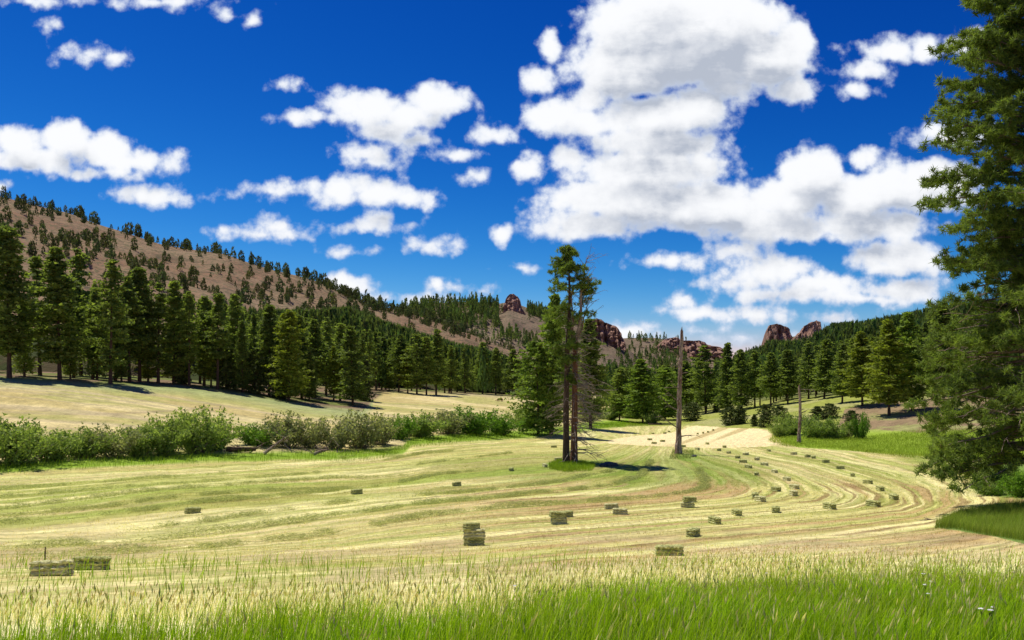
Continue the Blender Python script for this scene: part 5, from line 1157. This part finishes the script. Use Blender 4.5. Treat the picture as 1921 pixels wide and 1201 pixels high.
# windrows of raked hay
rs = np.random.RandomState(31); g = GB()
ROWS = [(.55, [(-60,921),(0,918),(143,910),(297,897),(423,888)]), (.5, [(-60,938),(0,935),(160,920),(380,905),(547,892),(600,887)]), (.6, [(0,957),(80,947),(187,933),(283,922),(417,912),(633,897),(671,904-6),(760,893)]),
 (.9, [(-60,974),(0,970),(83,965),(200,953),(290,938),(467,922),(607,920),(694,914),(746,907),(825,890),(900,884)]), (1, [(0,980),(57,977),(187,967),(283,957),(340,948),(433,940),(567,927),(640,921)]),
 (.9, [(150,1006),(213,1000),(283,993),(350,985),(433,972),(567,953),(607,949),(680,939),(746,934),(881,924),(956,915),(1050,905),(1100,893),(1150,884)]),
 (.9, [(20,1032),(133,1025),(213,1018),(283,1015),(340,1008),(460,993),(530,984),(607,971),(637,965),(694,960),(765,949),(844,941),(937,934),(1000,925),(1080,920),(1150,910),(1200,895),(1212,880),(1222,866)]),
 (1, [(150,1040),(247,1038),(310,1033),(390,1030),(493,1017),(573,1012),(628,1001),(679,994),(722,982),(797,969),(862,962),(937,954),(1000,948),(1100,942),(1180,936),(1240,931),(1300,924),(1322,915),(1323,900),(1311,882)]),
 (.5, [(-60,1050),(0,1046),(100,1048),(160,1043)]), (.5, [(640,860),(700,848),(760,842)]), (.5, [(700,868),(790,852),(850,846)]), (.5, [(780,872),(900,858),(960,850)])]
for amp, pl in ROWS:
    pts = [gpt(a, b) for a, b in dens(pl, 25)]; P = np.array([(p.x, p.y) for p in pts]); sg = np.linalg.norm(np.diff(P, axis=0), axis=1); s = np.concatenate([[0], np.cumsum(sg)]); n = int(s[-1] * 430 * amp)
    q = rs.rand(n) * s[-1]; x = np.interp(q, s, P[:, 0]); y = np.interp(q, s, P[:, 1]); lump = vn(q * .9, q * 0 + amp * 10 + pl[0][1], 87) * .6 + vn(q * .25, q * 0 + pl[0][1], 88) * .55; y += (vn(q * .12, q * 0 + 5, 89) - .5) * 1.2
    kk = rs.rand(n) < sstep(lump, .28, .72); x, y, q, lump = x[kk], y[kk], q[kk], lump[kk]; n = len(x); off = rs.normal(0, .34, n); hgt = np.clip(.50 * lump * np.exp(-(off / .45) ** 2), .02, 1)
    x += rs.normal(0, .3, n); y += off; z = surf_at(x, y) + hgt * rs.rand(n) ** .5; v = rv(rs, n); v[:, 2] = np.abs(v[:, 2]) * .35; ln = rs.uniform(.12, .34, n)[:, None]; w = np.cross(v, rv(rs, n)); w /= np.linalg.norm(w, axis=1)[:, None]; w *= .012 * (y / 60)[:, None] ** .7
    b_ = np.stack([x, y, z], 1); V = np.stack([b_ - w, b_ + w, b_ + v * ln + [0, 0, .02]], 1).reshape(-1, 3); c_ = vcol(rs, n, (.27, .32, .10), (.60, .62, .28), .45); g.add(V, None, np.arange(3 * n).reshape(-1, 3), np.repeat(c_, 3, 0))
g.build('hay_windrows', 'raked rows of grey green cut hay lying across the field', 'hay')

# stubble left by the mower
rs = np.random.RandomState(41); g = GB(); n = 380000; d = np.exp(rs.uniform(np.log(27), np.log(190), n) ); px = rs.uniform(-120, 2040, n); z = zg(px, d); r = row(px, d, z); x = (px - CX) / F * d
ok = (r > bench_row(px) + 4) & (r > np.interp(px, [1180, 1440, 1480, 1700, 1921], [800, 815, 842, 857, 880])) & ~inpoly(px, r, [(1755,990),(1790,965),(1850,952),(2100,940),(2100,1030),(1930,1022),(1840,1004)])
ok &= rs.rand(n) < (.25 + .75 * sstep(fbm(x * .5, d * .9, 131), .35, .6)) * np.interp(d, [24, 45, 80, 200], [.30, .45, .8, 1]); px, d, z, x, r = px[ok], d[ok], z[ok], x[ok], r[ok]; n = len(x)
cc, _s = field_color(px, np.clip(r, 780, 1140), x, d); hi = rs.rand(n)[:, None]; cc = cc * (.90 + .80 * hi) + np.array([.03, .03, .01]) * hi; w = rs.normal(0, .008, (n, 3)) * (d / 40)[:, None] ** .8; w[:, 2] *= .2
up_ = np.stack([rs.normal(0, .05, n), rs.normal(0, .05, n), rs.uniform(.04, .13, n)], 1); b_ = np.stack([x, d, z - .01], 1); V = np.stack([b_ - w, b_ + w, b_ + up_ * (.7 + .5 * (d / 60)[:, None] ** .5)], 1).reshape(-1, 3)
g.add(V, None, np.arange(3 * n).reshape(-1, 3), np.repeat(np.clip(cc, .02, .95), 3, 0)); g.build('stubble', 'short cut stubble and loose straw all over the mown field', 'stubble')
# fallen wood at the creek
def log_thing(name, label, pts, r0, r1, mat, seed, limbs=0, cat='log', group='fallen wood at the creek', extra=None):
    rs = np.random.RandomState(seed); a = gpt(*pts[0][:2]); d = a.y; base = Vector((a.x, a.y, a.z))
    e = empty(name, base, label, cat, group); P = np.array([((px - pts[0][0]) / F * d, i * .25, max(0, (pts[0][1] - r) / F * d) + r0 * .6) for i, (px, r) in enumerate(pts)]); mb = MB(); mb.tube(P, np.linspace(r0, r1, len(P)), 9, rough=.2, seed=seed); mb.build('log_trunk', M[mat], e)
    if limbs:
        mb = MB()
        for _ in range(limbs): dead_limb(mb, rs, P[rs.randint(len(P))], rs.rand() * 6.28, rs.uniform(.8, 2.4) * min(1, r0 * 5 + .15), rs.uniform(-.3, .3), min(.06, r0 * .6), 3, up0=rs.uniform(.1, .8) * (r0 > .06))
        mb.build('twigs', M[mat], e)
    return e
log_thing('fallen_log', 'thick brown log with a ragged root end lying at the creek edge', [(425,847),(450,850),(478,852)], .5, .3, 'bark', 3, 14)
log_thing('fallen_log', 'straight pale log leaning up against the bushes', [(495,853),(515,838),(533,824)], .26, .17, 'deadwood', 4, 2)
log_thing('fallen_branch', 'bent white dead branch beside the thick brown log', [(470,850),(482,840),(492,834)], .1, .04, 'deadwood', 5, 4, 'branch')
log_thing('fallen_branch', 'forked white branch right of the leaning log', [(548,849),(538,840),(530,830)], .1, .04, 'deadwood', 6, 5, 'branch')
log_thing('brush_pile', 'low pile of bleached logs and sticks below the grey willows', [(588,854),(604,848),(616,846)], .28, .12, 'deadwood', 7, 16, 'brush pile')
log_thing('fallen_branch', 'curved white branch standing up right of the bleached pile', [(632,850),(635,838),(625,826)], .11, .05, 'deadwood', 8, 1, 'branch')
log_thing('fallen_log', 'dark log on the ground left of the willow end near the tall snag', [(1216,797),(1228,799),(1242,800)], .3, .2, 'bark', 9, 4)
log_thing('fallen_branch', 'thin dark branch lying on the stubble before the grass mound', [(1735,977),(1750,980),(1765,981)], .05, .02, 'twig', 10, 3, 'branch')
# boulder in the shade right of the pair
def lump_thing(name, label, cat, px, by, w, h, mat, seed, sub=4):
    import bmesh
    p = gpt(px, by); bm = bmesh.new(); bmesh.ops.create_icosphere(bm, subdivisions=sub, radius=1.0)
    for v in bm.verts:
        c = v.co.copy(); k = 1 + .35 * (float(fbm(np.array([c.x * 1.3 + seed]), np.array([c.y * 1.3 + c.z * 1.1]), seed)[0]) - .5) * 2; v.co = Vector((c.x * w / 2 * k, c.y * w / 2.4 * k, c.z * h * k))
    me = bpy.data.meshes.new(name); bm.to_mesh(me); bm.free(); me.materials.append(M[mat]); o = bpy.data.objects.new(name, me); COL.objects.link(o); o.location = (p.x, p.y, p.z + h * .1); return tag(o, label, cat)
lump_thing('boulder', 'dark blue grey boulder in the shade right of the pair of tall pines', 'rock', 1141, 874, 2.6, .55, 'boulder', 4)
lump_thing('stump', 'low charred stump lying right of the foot of the tall snag', 'stump', 1302, 857, .95, .34, 'boulder', 9)
# red machine on the far meadow
p = gpt(938, 753, 200); e = empty('hay_rake', (p.x, p.y, p.z), 'small rusty red farm implement parked on the far meadow strip', 'farm machine')
mb = MB(); mb.tube([(-1.1, 0, .55), (0, 0, .95), (1.0, 0, .55)], [.22, .34, .2], 8); mb.tube([(-.9, 0, .5), (-1.9, -.2, .35)], [.1, .08], 6); mb.tube([(0, 0, .8), (.5, .1, 1.2), (.9, .1, .9)], [.25, .2, .12], 8); mb.build('frame', M['rust'], e)
mb = MB(); mb.tube([(.25, 0, .9), (.35, 0, 2.3)], [.06, .05], 6); mb.build('lever', M['rust'], e)
for sx in (-.65, .75):
    mb = MB(); th = np.linspace(0, 2 * pi, 21); mb.tube(np.stack([sx + .42 * np.cos(th), th * 0 - .45, .42 + .42 * np.sin(th)], 1), .09, 6, cap=False); w_ = mb.build('wheel', M['rubber'], e)
    mb = MB()
    for k in range(4): mb.tube([(sx - .38 * cos(k * .785), -.45, .42 - .38 * sin(k * .785)), (sx + .38 * cos(k * .785), -.45, .42 + .38 * sin(k * .785))], .03, 5)
    mb.build('spokes', M['rust'], w_)
# stake and weed stalks
p = gpt(84, 1052); mb = MB(); mb.tube([(0, 0, -.1), (.01, 0, .25), (.02, 0, .50)], [.03, .025, .018], 6); o = mb.build('wooden_stake', M['bark']); o.location = p; tag(o, 'short thin dark stake sticking up behind the pale nearest bale', 'stake')
# white umbels in the near grass
def flower(px, row_, label, s, seed):
    rs = np.random.RandomState(seed); hgt = .66; best = None
    for d in np.linspace(9, 30, 300):
        if row(px, d, float(zg(px, d)) + hgt) <= row_: best = d; break
    d = best or 12; x = (px - CX) / F * d; z = float(zg(px, d)); e = empty('white_wildflower', (x, d, z), label, 'wildflower', 'white flowers in the near grass')
    mb = MB(); mb.tube([(0, 0, 0), (.01, 0, .4), (.02, 0, hgt)], [.004, .003, .002], 5)
    for k in range(7): a = k * .9; mb.tube([(.02, 0, hgt - .05), (.02 + cos(a) * s * .4, sin(a) * s * .4, hgt)], .0015, 3, cap=False)
    mb.build('stem', M['stem'], e); mb = MB(); s *= .62
    for k in range(26):
        a, r_ = rs.rand() * 6.28, s * math.sqrt(rs.rand()); c = np.array([.02 + cos(a) * r_, sin(a) * r_, hgt + .02 - r_ * .15]); q = s * .26; th = np.arange(5) * 1.2566
        V = np.concatenate([c[None] + np.stack([np.cos(th) * q, np.sin(th) * q, th * 0 + .004], 1), c[None] + [[0, 0, .012]]]); mb.add(V, [(i, (i + 1) % 5, 5) for i in range(5)])
    mb.build('flower_head', M['petal'], e)
for k, (a, b, l, s) in enumerate([(1730,1079,'highest white flower in the tall grass near the corner',.045),(1744,1094,'white flower right of and just under the highest one',.04),(1733,1100,'broad white flower of the upper three',.045),(1738,1118,'small white flower below the upper three',.03),
  (1838,1147,'widest white flower of the lower group',.05),(1859,1143,'faint white flower right of the widest one',.035),(1856,1166,'white flower below the widest one',.035),(1853,1185,'lowest white flower near the bottom corner',.03),
  (1436,1078,'single white flower at the edge of the green grass',.03),(1393,1057,'single white flower among the dry grass',.025),(963,1102,'single white flower in the dry grass below the stack of three bales',.04)]): flower(a, b, l, s, k)
